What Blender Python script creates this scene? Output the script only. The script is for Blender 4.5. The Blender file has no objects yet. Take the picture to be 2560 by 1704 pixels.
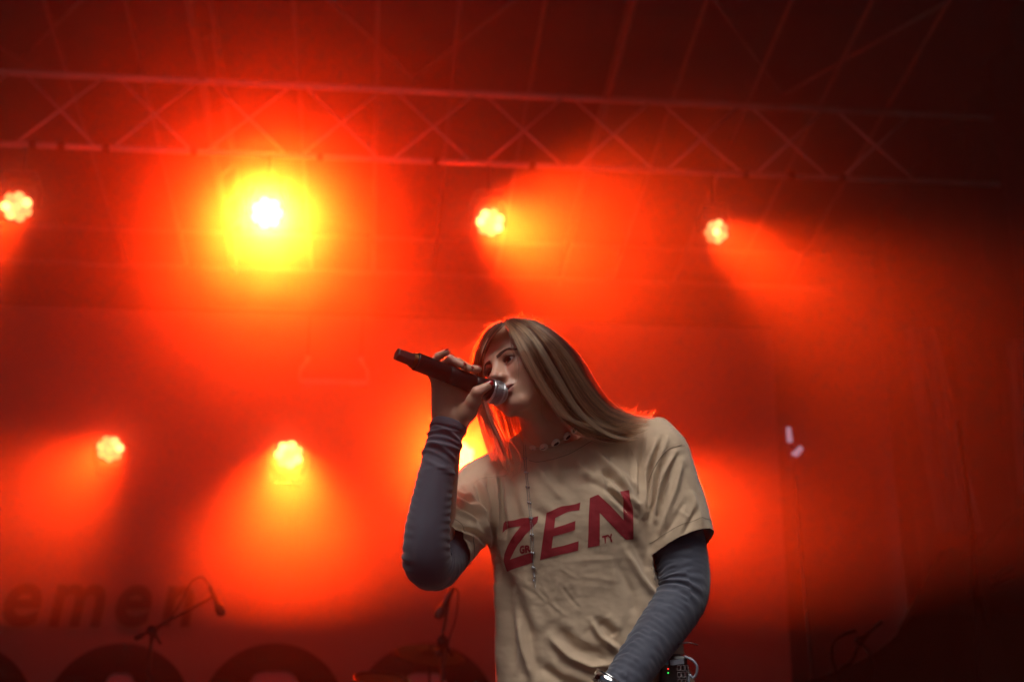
import bpy, bmesh, math, random
import numpy as np
from mathutils import Vector, Matrix, noise
from mathutils.bvhtree import BVHTree

random.seed(7)
RNG = np.random.default_rng(7)
SC = bpy.context.scene
COL = SC.collection
R = math.radians

# ------------------------------------------------------------------ camera
CAM = Vector((0.0, 0.0, 0.70))          # held a little above the stage floor, in the pit
YAW, PITCH, FPX = R(5.5), R(18.0), 2560 * 50 / 36.0
FWD = Vector((math.sin(YAW) * math.cos(PITCH), math.cos(YAW) * math.cos(PITCH), math.sin(PITCH)))
RGT = Vector((math.cos(YAW), -math.sin(YAW), 0.0))
UPV = RGT.cross(FWD)
cam_data = bpy.data.cameras.new('camera')
cam_data.lens = 50.0
cam_data.sensor_width = 36.0
cam_data.clip_start = 0.05
cam_data.clip_end = 500.0
cam_data.dof.use_dof = True
cam_data.dof.focus_distance = 3.08
cam_data.dof.aperture_fstop = 3.2
cam = bpy.data.objects.new('camera', cam_data)
COL.objects.link(cam)
cam.matrix_world = Matrix(((RGT.x, UPV.x, -FWD.x, CAM.x), (RGT.y, UPV.y, -FWD.y, CAM.y),
                           (RGT.z, UPV.z, -FWD.z, CAM.z), (0, 0, 0, 1)))
SC.camera = cam

# ------------------------------------------------------------------ sky, sun, exposure
SUN_EL, SUN_AZ = R(61), R(197)           # azimuth of the sun, clockwise from +Y: behind the camera
world = bpy.data.worlds.new('World')
SC.world = world
world.use_nodes = True
wn = world.node_tree
wn.nodes.clear()
w_out = wn.nodes.new('ShaderNodeOutputWorld')
w_bg = wn.nodes.new('ShaderNodeBackground')
w_sky = wn.nodes.new('ShaderNodeTexSky')
w_sky.sky_type = 'NISHITA'
w_sky.sun_disc = False
w_sky.sun_elevation = SUN_EL
w_sky.sun_rotation = SUN_AZ
w_sky.air_density = 1.0
w_sky.dust_density = 3.0
w_bg.inputs['Strength'].default_value = 0.011
wn.links.new(w_sky.outputs[0], w_bg.inputs['Color'])
wn.links.new(w_bg.outputs[0], w_out.inputs['Surface'])
sun_data = bpy.data.lights.new('sun', 'SUN')
sun_data.energy = 2.4
sun_data.angle = R(38)
sun_data.color = (1.0, 0.95, 0.88)
sun = bpy.data.objects.new('sun', sun_data)
COL.objects.link(sun)
sun_dir = Vector((math.sin(SUN_AZ) * math.cos(SUN_EL), math.cos(SUN_AZ) * math.cos(SUN_EL), math.sin(SUN_EL)))
sun.rotation_euler = sun_dir.to_track_quat('Z', 'Y').to_euler()
sun.location = (0, -6, 9)
SC.view_settings.view_transform = 'Standard'
SC.view_settings.look = 'None'
SC.view_settings.exposure = 0.0
SC.view_settings.gamma = 1.0
SC.view_settings.use_curve_mapping = False
SC.render.engine = 'CYCLES'
cy = SC.cycles
cy.use_denoising = True
try:
    cy.denoiser = 'OPENIMAGEDENOISE'
    cy.denoising_input_passes = 'RGB_ALBEDO_NORMAL'
except Exception:
    pass
cy.use_adaptive_sampling = False
cy.use_light_tree = False
cy.max_bounces = 6
cy.diffuse_bounces = 2
cy.glossy_bounces = 3
cy.transmission_bounces = 4
cy.transparent_max_bounces = 8
cy.volume_bounces = 2
cy.sample_clamp_indirect = 4.0
cy.caustics_reflective = False
cy.caustics_refractive = False


# ------------------------------------------------------------------ helpers
def pt(px, py, d):
    """world point seen at photo pixel (px, py), d metres deep along the view axis"""
    return CAM + d * (FWD + RGT * ((px - 1280) / FPX) + UPV * ((852 - py) / FPX))


def pt_y(px, py, y):
    """the same, on the plane Y = y"""
    v = FWD + RGT * ((px - 1280) / FPX) + UPV * ((852 - py) / FPX)
    return CAM + v * ((y - CAM.y) / v.y)


MATS = {}


def mat(name, col=(0.5, 0.5, 0.5), rough=0.6, metal=0.0, var=0.0, scale=8.0, bump=0.0, bscale=60.0, sheen=0.0, emit=None, estr=0.0, spec=0.5,
        sss=0.0, stretch=(1, 1, 1)):
    if name in MATS:
        return MATS[name]
    m = bpy.data.materials.new(name)
    m.use_nodes = True
    nt = m.node_tree
    b = nt.nodes['Principled BSDF']
    b.inputs['Base Color'].default_value = (*col, 1)
    b.inputs['Roughness'].default_value = rough
    b.inputs['Metallic'].default_value = metal
    b.inputs['Specular IOR Level'].default_value = spec
    if sheen:
        b.inputs['Sheen Weight'].default_value = sheen
        b.inputs['Sheen Roughness'].default_value = 0.5
    if sss:
        b.inputs['Subsurface Weight'].default_value = sss
        b.inputs['Subsurface Radius'].default_value = (1.0, 0.35, 0.2)
        b.inputs['Subsurface Scale'].default_value = 0.006
    if emit:
        b.inputs['Emission Color'].default_value = (*emit, 1)
        b.inputs['Emission Strength'].default_value = estr
    if var or bump:
        tc = nt.nodes.new('ShaderNodeTexCoord')
        mp = nt.nodes.new('ShaderNodeMapping')
        mp.inputs['Scale'].default_value = stretch
        nt.links.new(tc.outputs['Object'], mp.inputs['Vector'])
    if var:
        n = nt.nodes.new('ShaderNodeTexNoise')
        n.inputs['Scale'].default_value = scale
        n.inputs['Detail'].default_value = 6
        nt.links.new(mp.outputs[0], n.inputs['Vector'])
        rmp = nt.nodes.new('ShaderNodeValToRGB')
        rmp.color_ramp.elements[0].position = 0.3
        rmp.color_ramp.elements[1].position = 0.7
        rmp.color_ramp.elements[0].color = (*[c * (1 - var) for c in col], 1)
        rmp.color_ramp.elements[1].color = (*[min(1, c * (1 + var)) for c in col], 1)
        nt.links.new(n.outputs[0], rmp.inputs[0])
        nt.links.new(rmp.outputs[0], b.inputs['Base Color'])
    if bump:
        n2 = nt.nodes.new('ShaderNodeTexNoise')
        n2.inputs['Scale'].default_value = bscale
        n2.inputs['Detail'].default_value = 4
        nt.links.new(mp.outputs[0], n2.inputs['Vector'])
        bp = nt.nodes.new('ShaderNodeBump')
        bp.inputs['Strength'].default_value = bump
        bp.inputs['Distance'].default_value = 0.002
        nt.links.new(n2.outputs[0], bp.inputs['Height'])
        nt.links.new(bp.outputs[0], b.inputs['Normal'])
    MATS[name] = m
    return m


class MB:
    """collects vertices and faces of one mesh"""
    def __init__(self):
        self.v, self.f = [], []

    def add(self, v, f):
        o = len(self.v)
        self.v += [tuple(p) for p in v]
        self.f += [tuple(i + o for i in q) for q in f]
        return self

    def box(self, c, s, rot=None):
        hx, hy, hz = s[0] / 2, s[1] / 2, s[2] / 2
        vs = [Vector((x, y, z)) for x in (-hx, hx) for y in (-hy, hy) for z in (-hz, hz)]
        if rot is not None:
            vs = [rot @ v for v in vs]
        c = Vector(c)
        return self.add([v + c for v in vs], [(0, 1, 3, 2), (4, 6, 7, 5), (0, 4, 5, 1), (2, 3, 7, 6), (0, 2, 6, 4), (1, 5, 7, 3)])

    def sweep(self, pts, rad, n=10, caps=True):
        """tube along a polyline; rad a number or a list"""
        pts = [Vector(p) for p in pts]
        m = len(pts)
        rad = [rad] * m if not hasattr(rad, '__len__') else rad
        t0 = (pts[1] - pts[0]).normalized()
        a = t0.orthogonal().normalized()
        vs = []
        for i, p in enumerate(pts):
            t = (pts[min(i + 1, m - 1)] - pts[max(i - 1, 0)]).normalized()
            a = (a - t * a.dot(t)).normalized()
            b = t.cross(a)
            for k in range(n):
                w = 2 * math.pi * k / n
                vs.append(p + (a * math.cos(w) + b * math.sin(w)) * rad[i])
        fs = [(i * n + k, i * n + (k + 1) % n, (i + 1) * n + (k + 1) % n, (i + 1) * n + k) for i in range(m - 1) for k in range(n)]
        if caps:
            fs += [tuple(range(n - 1, -1, -1)), tuple(range((m - 1) * n, m * n))]
        return self.add(vs, fs)

    def lathe(self, prof, origin, axis, n=24, close=True):
        """prof: list of (distance along axis, radius)"""
        ax = Vector(axis).normalized()
        a = ax.orthogonal().normalized()
        b = ax.cross(a)
        o = Vector(origin)
        vs = []
        for h, r in prof:
            for k in range(n):
                w = 2 * math.pi * k / n
                vs.append(o + ax * h + (a * math.cos(w) + b * math.sin(w)) * r)
        m = len(prof)
        fs = [(i * n + k, i * n + (k + 1) % n, (i + 1) * n + (k + 1) % n, (i + 1) * n + k) for i in range(m - 1) for k in range(n)]
        if close:
            fs += [tuple(range(n - 1, -1, -1)), tuple(range((m - 1) * n, m * n))]
        return self.add(vs, fs)

    def build(self, name, material, parent=None, smooth=False):
        me = bpy.data.meshes.new(name)
        me.from_pydata(self.v, [], self.f)
        me.update()
        return link(name, me, material, parent, smooth)


def link(name, me, material, parent=None, smooth=False):
    o = bpy.data.objects.new(name, me)
    COL.objects.link(o)
    if material is not None:
        me.materials.append(material)
    if smooth:
        me.polygons.foreach_set('use_smooth', [True] * len(me.polygons))
    if parent is not None:
        o.parent = parent
        o.matrix_parent_inverse = parent.matrix_basis.inverted()
    return o


def tag(o, label=None, cat=None, group=None, kind=None):
    if label:
        o['label'] = label
    if cat:
        o['category'] = cat
    if group:
        o['group'] = group
    if kind:
        o['kind'] = kind
    return o


def thing(name, label, cat, loc=(0, 0, 0), group=None):
    o = bpy.data.objects.new(name, None)
    COL.objects.link(o)
    o.location = loc
    o.empty_display_size = 0.1
    return tag(o, label, cat, group)


def clone(o, name, parent=None):
    c = o.copy()
    c.name = name
    COL.objects.link(c)
    c.parent = parent
    return c

# ================================================================== the setting
M_deck = mat('stage_plywood', (0.03, 0.028, 0.028), 0.55, var=0.4, scale=3, bump=0.3)
M_ground = mat('asphalt', (0.05, 0.05, 0.052), 0.9, var=0.3, scale=2, bump=0.5)
M_black = mat('black_molton', (0.007, 0.0065, 0.007), 0.95, var=0.3, scale=2, bump=0.4, bscale=300)
M_cloth = mat('backdrop_cloth', (0.06, 0.05, 0.05), 0.9, var=0.15, scale=1.2, bump=0.3, bscale=200)
M_banner = mat('banner_mesh_cloth', (0.32, 0.27, 0.25), 0.85, var=0.12, scale=0.7, bump=0.2, bscale=300)
M_print = mat('banner_ink', (0.014, 0.008, 0.008), 0.8, var=0.2, scale=2)
M_hole = mat('banner_pale_print', (0.55, 0.45, 0.5), 0.8, var=0.1, scale=2)
M_alu = mat('truss_aluminium', (0.72, 0.72, 0.75), 0.4, metal=0.4, var=0.12, scale=5, bump=0.15)
M_alud = mat('rafter_aluminium', (0.22, 0.22, 0.235), 0.5, metal=0.3, var=0.15, scale=5, bump=0.15)
M_roof = mat('roof_tarpaulin', (0.05, 0.045, 0.05), 0.6, var=0.3, scale=0.8, bump=0.4, bscale=5)
M_gear = mat('black_powder_coat', (0.02, 0.02, 0.022), 0.45, var=0.3, scale=20, bump=0.2)
M_chrome = mat('chrome', (0.75, 0.75, 0.78), 0.18, metal=1.0)
M_gauze = mat('grey_gauze', (0.09, 0.08, 0.085), 0.9, var=0.35, scale=6, stretch=(6, 6, 0.5))

STAGE_Y0, STAGE_Y1 = 1.7, 13.2
tag(MB().add([(-150, -150, -1.1), (150, -150, -1.1), (150, 150, -1.1), (-150, 150, -1.1)], [(0, 1, 2, 3)]).build('ground', M_ground), kind='structure')
floor = tag(MB().box((-2.0, (STAGE_Y0 + STAGE_Y1) / 2, -0.05), (16, STAGE_Y1 - STAGE_Y0, 0.1)).build('stage_floor', M_deck), kind='structure')
b = MB()
nsk = 160
for i in range(nsk + 1):
    x = -10 + 16 * i / nsk
    y = STAGE_Y0 + 0.03 + 0.02 * math.sin(i * 1.1)
    b.v += [(x, y, -1.1), (x, y, -0.104)]
b.f = [(2 * i, 2 * i + 2, 2 * i + 3, 2 * i + 1) for i in range(nsk)]
tag(b.build('stage_skirt', M_black, smooth=True), 'black pleated cloth skirt along the stage front', 'skirt')

# ---- backdrop curtain and printed banner
def hanging(name, m, x0, x1, y, z0, z1, amp, n=220, nz=10, lean=0.0, seed=0, along='x', freq=5.0):
    b = MB()
    for j in range(nz + 1):
        tz = j / nz
        z = z0 + (z1 - z0) * tz
        for i in range(n + 1):
            s = x0 + (x1 - x0) * i / n
            w = noise.noise(Vector((s * freq * 0.35 + lean * tz, seed, tz * 0.4))) + 0.6 * math.sin(s * freq * 2.2 + 2.0 * noise.noise(Vector((s * 0.6, seed + 3, 0))))
            off = amp * w
            b.v.append((s + lean * (1 - tz), y + off, z) if along == 'x' else (y + off + lean * (1 - tz) , s, z))
    b.f = [(j * (n + 1) + i, j * (n + 1) + i + 1, (j + 1) * (n + 1) + i + 1, (j + 1) * (n + 1) + i) for j in range(nz) for i in range(n)]
    return b.build(name, m, smooth=True)

BACK_Y = 12.75
curtain = hanging('backdrop_curtain', M_cloth, -10.0, 6.5, BACK_Y, 0.0, 6.9, 0.06, seed=1)
tag(curtain, 'tall grey cloth backdrop hanging behind the whole stage', 'curtain')
BAN_Y = 12.35
bz1 = (pt_y(0, 757, BAN_Y).z + pt_y(900, 795, BAN_Y).z) / 2
bx1 = pt_y(1962, 1400, BAN_Y).x
banner = thing('stage_banner', 'wide printed mesh banner with dark lettering and big rings, low across the stage back', 'banner', (-3, BAN_Y, 0.05))
cl = hanging('banner_cloth', M_banner, -9.5, bx1, BAN_Y, 0.05, bz1, 0.012, n=160, nz=8, seed=5, freq=1.2)
cl.parent = banner
cl.matrix_parent_inverse = banner.matrix_basis.inverted()
hm = MB().sweep([(-9.5, BAN_Y, bz1 + 0.02), (bx1, BAN_Y, bz1 + 0.02)], 0.025, 8).build('banner_rail', M_gear, banner, True)


def text_mesh(txt, height, shear=0.0, bold=0.0):
    cu = bpy.data.curves.new('txt', 'FONT')
    cu.body = txt
    cu.size = height
    cu.shear = shear
    cu.offset = bold
    cu.resolution_u = 6
    cu.extrude = 0.002
    tmp = bpy.data.objects.new('txt', cu)
    COL.objects.link(tmp)
    bpy.context.view_layer.update()
    dg = bpy.context.evaluated_depsgraph_get()
    me = bpy.data.meshes.new_from_object(tmp.evaluated_get(dg))
    bpy.data.objects.remove(tmp)
    bpy.data.curves.remove(cu)
    return me


# the word on the banner: each letter set at its own place
ltr_y = BAN_Y - 0.05
for ch, px0, px1 in (('e', 2, 98), ('m', 120, 258), ('e', 285, 375), ('n', 402, 480)):
    me = text_mesh(ch, 1.0, 0.16, 0.022)
    co = np.array([v.co[:] for v in me.vertices])
    lo, hi = co.min(0), co.max(0)
    a0, a1 = pt_y(px0, 1565, ltr_y), pt_y(px1, 1565, ltr_y)
    h = pt_y(200, 1459, ltr_y).z - a0.z
    for v in me.vertices:
        tx = (v.co.x - lo[0]) / (hi[0] - lo[0])
        tz = (v.co.y - lo[1]) / (hi[1] - lo[1])
        v.co = Vector((a0.x + (a1.x - a0.x) * tx, ltr_y + v.co.z, a0.z + h * tz))
    link('printed_letter', me, M_print, banner)
# the row of big dark rings under it
for k, (cx, hw, hy) in enumerate(((-106, 60, 1681), (293, 44, 1681), (680, 68, 1676), (1062, 60, 1680))):
    c = pt_y(cx, 1792, ltr_y)
    top = pt_y(cx, 1606, ltr_y)
    rad = top.z - c.z
    b = MB()
    n = 64
    hole = pt_y(cx + hw, 1750, ltr_y).x - c.x
    hz = pt_y(cx, hy, ltr_y).z - c.z
    for i in range(n):
        w = 2 * math.pi * i / n
        cw, sw = math.cos(w), math.sin(w)
        sq = (abs(cw) ** 4 + abs(sw) ** 4) ** (-0.25)
        b.v += [(c.x + rad * cw, ltr_y, c.z + rad * sw), (c.x + hole * cw * sq, ltr_y, c.z + hz * sw * sq)]
    b.f = [(2 * i, 2 * ((i + 1) % n), 2 * ((i + 1) % n) + 1, 2 * i + 1) for i in range(n)]
    b.build('printed_ring', M_print, banner)
    b2 = MB()
    b2.v = [(p[0], ltr_y + 0.012, p[2]) for i, p in enumerate(b.v) if i % 2]
    b2.f = [tuple(range(n))]
    b2.build('printed_centre', M_hole, banner)

# ---- roof: main truss, rafters, cross braces, tarpaulin
TR_Y = 9.6
tA, tB = pt_y(0, 172, TR_Y), pt_y(2480, 302, TR_Y)
zt = (tA.z + tB.z) / 2
zb = (pt_y(0, 358, TR_Y).z + pt_y(2300, 455, TR_Y).z) / 2
X0, X1 = -6.2, tB.x
truss = thing('roof_truss', 'long horizontal aluminium truss with crossed braces carrying the upper lamps', 'truss', (X0, TR_Y, zb))
for z, rr in ((zt, 0.027), (zb, 0.023)):
    MB().sweep([(X0, TR_Y, z), (X1, TR_Y, z)], rr, 12).build('chord', M_alu, truss, True)
per = (pt_y(1190, 300, TR_Y).x - pt_y(260, 300, TR_Y).x) / 4
xs0 = pt_y(150, 300, TR_Y).x
k = -9
br = None
while True:
    xc = xs0 + per * k
    k += 1
    if xc - per < X0:
        continue
    if xc + per * 0.4 > X1:
        break
    for s in (1, -1):
        hw = per * (0.40 + 0.03 * random.random())
        MB().sweep([(xc - s * hw, TR_Y + 0.012 * s, zt - 0.015), (xc + s * hw, TR_Y + 0.012 * s, zb + 0.012)], 0.0105, 8).build('brace', M_alu, truss, True)
for px in (78, 150, 262, 485, 800, 1090, 1330, 1860, 1975, 2100):
    x = pt_y(px, 400, TR_Y).x
    MB().sweep([(x - 0.025, TR_Y, zb), (x + 0.025, TR_Y, zb)], 0.034, 10).build('clamp', M_gear, truss, True)

# rafters run along Y towards the camera, rising slightly
RISE = 0.13
def rafter_pt(px, py, y):
    return pt_y(px, py, y)
rafters = [(160, 165, 0.018), (352, 180, 0.018), (745, 205, 0.018), (940, 215, 0.018), (1130, 225, 0.018), (1325, 232, 0.018), (1690, 255, 0.018),
           (1880, 268, 0.018), (2060, 280, 0.018), (2230, 290, 0.018)]
def zr(y):
    return zt + 0.05 + (TR_Y + 0.3 - y) * RISE
for px, py, rr in rafters:
    x = pt_y(px, py, TR_Y).x
    o = MB().sweep([(x, 12.6, zr(12.6) - 0.0), (x, 2.0, zr(2.0))], rr, 8).build('roof_rafter', M_alud, None, True)
    tag(o, 'thin aluminium roof rafter meeting the truss at about x %d percent of its length' % round(100 * px / 2480), 'rafter', 'thin roof rafters')
RN = ['first thin roof rafter from the left edge of the picture', 'thin roof rafter just left of the left double rafter', 'first thin roof rafter right of the left double rafter',
      'second thin roof rafter right of the left double rafter', 'third thin roof rafter right of the left double rafter',
      'thin roof rafter just left of the right double rafter', 'first thin roof rafter right of the right double rafter',
      'second thin roof rafter right of the right double rafter', 'third thin roof rafter right of the right double rafter', 'last thin roof rafter before the corner tower']
for o, t in zip([o for o in SC.objects if o.name.startswith('roof_rafter')], RN):
    o['label'] = t
# two double rafters
xs_double = []
for (px, py, lab) in ((515, 190, 'double aluminium rafter left of centre, crossing the truss above the brightest lamp'), (1530, 245, 'double aluminium rafter right of centre, above the singer')):
    x = pt_y(px, py, TR_Y).x
    xs_double.append(x)
    t = thing('double_rafter', lab, 'rafter', (x, TR_Y, zr(TR_Y)), 'double rafters')
    for dx, dz in ((-0.03, -0.07), (0.045, 0.30)):
        MB().sweep([(x + dx, 12.6, zr(12.6) + dz), (x + dx, 2.0, zr(2.0) + dz)], 0.03, 10).build('chord', M_alud, t, True)
    y = 2.4
    while y < 12.2:
        MB().sweep([(x - 0.02, y, zr(y) - 0.07), (x + 0.035, y + 0.45, zr(y + 0.45) + 0.30)], 0.011, 8).build('brace', M_alud, t, True)
        y += 0.45
# diagonal roof braces
for lab, (p0, p1) in (('roof cross brace rising right from the truss at far left', ((50, 165), (205, 0))), ('roof cross brace rising left out of the picture at far left', ((50, 165), (-40, 95))),
               ('roof cross brace left of centre falling to the right', ((1035, 205), (820, 0))), ('roof cross brace left of centre rising to the right', ((1035, 205), (1300, -10))),
               ('roof cross brace right of centre falling to the right', ((1960, 262), (1785, 0))), ('long roof cross brace at right rising to the corner', ((1960, 262), (2360, 10)))):
    a = pt_y(*p0, TR_Y)
    # second end on the sloped roof plane
    v = pt(p1[0], p1[1], 1.0) - CAM
    # solve CAM + t v on z = zr(y)
    tt = (zr(0) - CAM.z) / (v.z + RISE * v.y)
    e = CAM + v * tt
    a = Vector((a.x, TR_Y, zr(TR_Y) + 0.02))
    o = MB().sweep([a, a + (e - a) * 1.35], 0.014, 8).build('roof_brace', M_alud, None, True)
    tag(o, lab, 'brace', 'diagonal roof braces')
b = MB()
n = 60
for i in range(n + 1):
    y = 1.9 + (13.0 - 1.9) * i / n
    for k in range(41):
        x = -10 + 15.2 * k / 40
        b.v.append((x, y, zr(y) + 0.42 + 0.05 * noise.noise(Vector((x * 0.7, y * 0.7, 2)))))
b.f = [(i * 41 + k, (i + 1) * 41 + k, (i + 1) * 41 + k + 1, i * 41 + k + 1) for i in range(n) for k in range(40)]
tag(b.build('stage_roof', M_roof, smooth=True), kind='structure')

# faint pipes behind the truss on the left
for lab, y0, y1, Y in (('thin horizontal pipe behind the lamps, upper of two', 560, 585, 12.2), ('thin horizontal pipe behind the lamps, lower of two', 648, 668, 12.25)):
    z = (pt_y(0, y0, Y).z + pt_y(900, y0 + 38, Y).z) / 2
    tag(MB().sweep([(-9, Y, z), (4.2, Y, z)], 0.024, 8).build('back_pipe', M_alud, None, True), lab, 'pipe', 'pipes behind the lamps')

# ---- right side: corner tower, dark curtains
tow = thing('corner_tower', 'dark square truss tower at the right end of the roof truss', 'tower', (X1 + 0.1, TR_Y, 0))
tx = X1 + 0.25
for dx in (0, 0.4):
    for dy in (-0.2, 0.2):
        MB().sweep([(tx + dx, TR_Y + dy, 0.0), (tx + dx, TR_Y + dy, zt + 0.5)], 0.025, 10).build('chord', M_alu, tow, True)
zz = 0.2
s = 1
while zz < zt:
    for dy in (-0.2, 0.2):
        MB().sweep([(tx + (0 if s > 0 else 0.4), TR_Y + dy, zz), (tx + (0.4 if s > 0 else 0), TR_Y + dy, zz + 0.42)], 0.01, 8).build('brace', M_alu, tow, True)
    s = -s
    zz += 0.42
sx = pt_y(2330, 900, 10.5).x
side = hanging('side_curtain', M_black, 3.0, 12.6, sx + 0.35, 0.0, 6.6, 0.12, n=160, nz=12, seed=9, along='y', lean=0.12)
tag(side, 'black molton curtain closing the right side of the stage', 'curtain')
leftw = hanging('side_curtain', M_black, 2.2, 12.6, -9.0, 0.0, 6.6, 0.12, n=160, nz=6, seed=19, along='y')
tag(leftw, 'black molton curtain closing the far left side of the stage', 'curtain')
for k, (lab, pxa, pxb, wa, wb, Y, ya, yb) in enumerate((('pale gauze strip slanting down the dark right side', 2300, 2400, 85, 105, 9.2, 820, 1330), ('faint narrow gauze strip at the far right edge', 2545, 2590, 60, 75, 8.8, 850, 1230))):
    b = MB()
    for j in range(21):
        t = j / 20
        py = ya + (yb - ya) * t
        for i in range(13):
            q = i / 12
            px = pxa + (pxb - pxa) * t + (q - 0.5) * (wa + (wb - wa) * t)
            p = pt_y(px, py, Y)
            p.y += 0.03 * math.sin(q * 15 + t * 2)
            b.v.append(tuple(p))
    b.f = [(j * 13 + i, j * 13 + i + 1, (j + 1) * 13 + i + 1, (j + 1) * 13 + i) for j in range(20) for i in range(12)]
    o = b.build('gauze_strip', M_gauze, None, True)
    tag(o, lab, 'drape', 'gauze strips at the right')
    md = o.modifiers.new('thick', 'SOLIDIFY')
    md.thickness = 0.006

# ================================================================== lamps
BEAM = (1.0, 0.038, 0.0026)
M_body = mat('lamp_housing', (0.02, 0.02, 0.022), 0.4, var=0.2, scale=30)


def lens_mat(i, s):
    m = mat('lens_glow_%d' % i, (0.02, 0.02, 0.02), 0.2, emit=(1.0, 0.36, 0.11), estr=s * 0.75)
    m.cycles.emission_sampling = 'NONE'      # the beam lamps carry the light; keeps the noise down
    return m


LENS_ME = None


def disc_mesh(r, depth):
    b = MB().lathe([(0, r * 0.96), (depth * 0.5, r), (depth, r * 0.8), (depth * 1.25, r * 0.3)], (0, 0, 0), (0, 0, 1), 16)
    me = bpy.data.meshes.new('lens')
    me.from_pydata(b.v, [], b.f)
    me.polygons.foreach_set('use_smooth', [True] * len(me.polygons))
    return me


def moving_head(px, py, Y, aim, power, size, label, hang, strengths, spot=34.0, group='lit stage lamps', roll=0.0, spill=0):
    """aim: how far the beam swings right and up from the line to the photographer"""
    c = pt_y(px, py, Y)
    d = ((CAM - c) / (CAM - c).dot(-FWD) + RGT * aim[0] + UPV * aim[1]).normalized()
    k = size / 0.13
    side = d.cross(Vector((0, 0, 1))).normalized()
    upd = side.cross(d).normalized()
    if hang:
        base_z = c.z + 0.30 * k
        root = thing('moving_head_lamp', label, 'stage lamp', (c.x, c.y, zb), group)
    else:
        base_z = c.z - 0.30 * k
        root = thing('moving_head_lamp', label, 'stage lamp', (c.x, c.y, c.z), group)
    ctr = c - d * 0.09 * k
    # housing: round drum with cooling rings
    prof = [(-0.13, 0.05), (-0.12, 0.085), (-0.06, 0.105), (-0.055, 0.098), (-0.045, 0.098), (-0.04, 0.11), (-0.02, 0.112), (-0.015, 0.104), (-0.005, 0.104),
            (0.0, 0.118), (0.075, 0.132), (0.088, 0.132), (0.088, 0.122), (0.078, 0.118)]
    MB().lathe([(h * k, r * k) for h, r in prof], ctr, d, 28).build('housing', M_body, root, True)
    # lenses: one centre, six round it
    for i in range(8):
        w = roll + 2 * math.pi * (i - 1) / 7
        rr = 0.0 if i == 0 else 0.082 * k
        o = bpy.data.objects.new('lens', disc_mesh(0.041 * k, 0.018 * k))
        COL.objects.link(o)
        s = strengths[i % len(strengths)]
        o.data.materials.append(lens_mat(int(s * 10), s))
        m3 = Matrix((side, upd, d)).transposed()
        o.matrix_world = Matrix.Translation(c + side * math.cos(w) * rr + upd * math.sin(w) * rr - d * 0.012) @ m3.to_4x4()
        o.parent = root
        o.matrix_parent_inverse = root.matrix_basis.inverted()
    # yoke: two arms and the base box
    sgn = 1 if hang else -1
    hs = Vector((side.x, side.y, 0)).normalized()
    for q in (-1, 1):
        a0 = ctr + hs * q * 0.15 * k
        MB().sweep([a0 - Vector((0, 0, 0.03 * k * sgn)), a0 + Vector((0, 0, 0.10 * k * sgn)), ctr + hs * q * 0.11 * k + Vector((0, 0, 0.2 * k * sgn))], [0.022 * k, 0.026 * k, 0.03 * k], 10).build('yoke_arm', M_body, root, True)
    MB().box((ctr.x, ctr.y, ctr.z + sgn * 0.225 * k), (0.24 * k, 0.17 * k, 0.06 * k)).build('base', M_body, root)
    if hang:
        MB().sweep([(ctr.x, ctr.y, ctr.z + 0.25 * k), (ctr.x, TR_Y, zb - 0.02)], 0.016, 8).build('hook_clamp', M_gear, root, True)
    else:
        back = (ctr - CAM).normalized()
        MB().sweep([ctr - Vector((0, 0, 0.22 * k)), ctr - Vector((0, 0, 0.22 * k)) + back * 0.3, ctr + back * 0.95], 0.016, 8).build('wall_arm', M_gear, root, True)
    ld = bpy.data.lights.new('beam', 'SPOT')
    ld.energy = power
    ld.color = BEAM
    ld.spot_size = R(spot)
    ld.spot_blend = 1.0
    ld.shadow_soft_size = 0.16
    lo = bpy.data.objects.new('beam', ld)
    COL.objects.link(lo)
    lo.location = c + d * 0.05
    lo.rotation_euler = (-d).to_track_quat('Z', 'Y').to_euler()
    lo.parent = root
    lo.matrix_parent_inverse = root.matrix_basis.inverted()
    if spill:                                   # added wide red fill for the haze, standing in for lens light
        sd_ = bpy.data.lights.new('lens_fill', 'SPOT' if spill > 1000 else 'POINT')
        sd_.energy = spill
        sd_.color = (1.0, 0.018, 0.0005)
        if spill > 1000:
            sd_.spot_size = R(60)
            sd_.spot_blend = 1.0
        sd_.shadow_soft_size = 0.1
        so = bpy.data.objects.new('lens_fill', sd_)
        COL.objects.link(so)
        so.location = c + d * 0.14
        so.rotation_euler = (-d).to_track_quat('Z', 'Y').to_euler()
        so.parent = root
        so.matrix_parent_inverse = root.matrix_basis.inverted()
    return root


UP_Y, LO_Y = 9.55, 11.6
moving_head(42, 517, UP_Y, (-0.25, -0.18), 1250, 0.118, 'lit lamp at the left edge, throwing its beam down and left', True, [4.2, 9.2, 2.9, 3.8, 7.5, 2.9, 3.3, 5.4], 26, spill=12)
moving_head(668, 532, UP_Y, (0.015, -0.068), 6500, 0.122, 'brightest lamp, white hot with a big yellow halo, under the truss', True, [16.7, 15.0, 15.8, 15.0, 13.3, 15.0, 14.2, 15.8], 20, roll=0.4, spill=1500)
moving_head(1226, 556, UP_Y, (0.24, -0.065), 3800, 0.112, 'lit lamp above the microphone, throwing its beam to the right', True, [3.8, 10.8, 9.2, 3.3, 7.5, 10.0, 3.8, 3.3], 26, spill=22)
moving_head(1792, 580, UP_Y, (0.30, -0.21), 2100, 0.100, 'rightmost lit lamp under the truss, beam falling to the right', True, [9.2, 3.3, 5.0, 1.7, 3.3, 3.8, 1.7, 2.1], 28, roll=0.8, spill=5)
moving_head(275, 1122, LO_Y, (-0.20, -0.18), 1350, 0.118, 'leftmost lamp of the lower row, beam falling to the left', False, [3.8, 4.2, 3.3, 5.8, 9.2, 2.9, 3.3, 3.3], 27, roll=0.3, spill=22)
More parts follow.
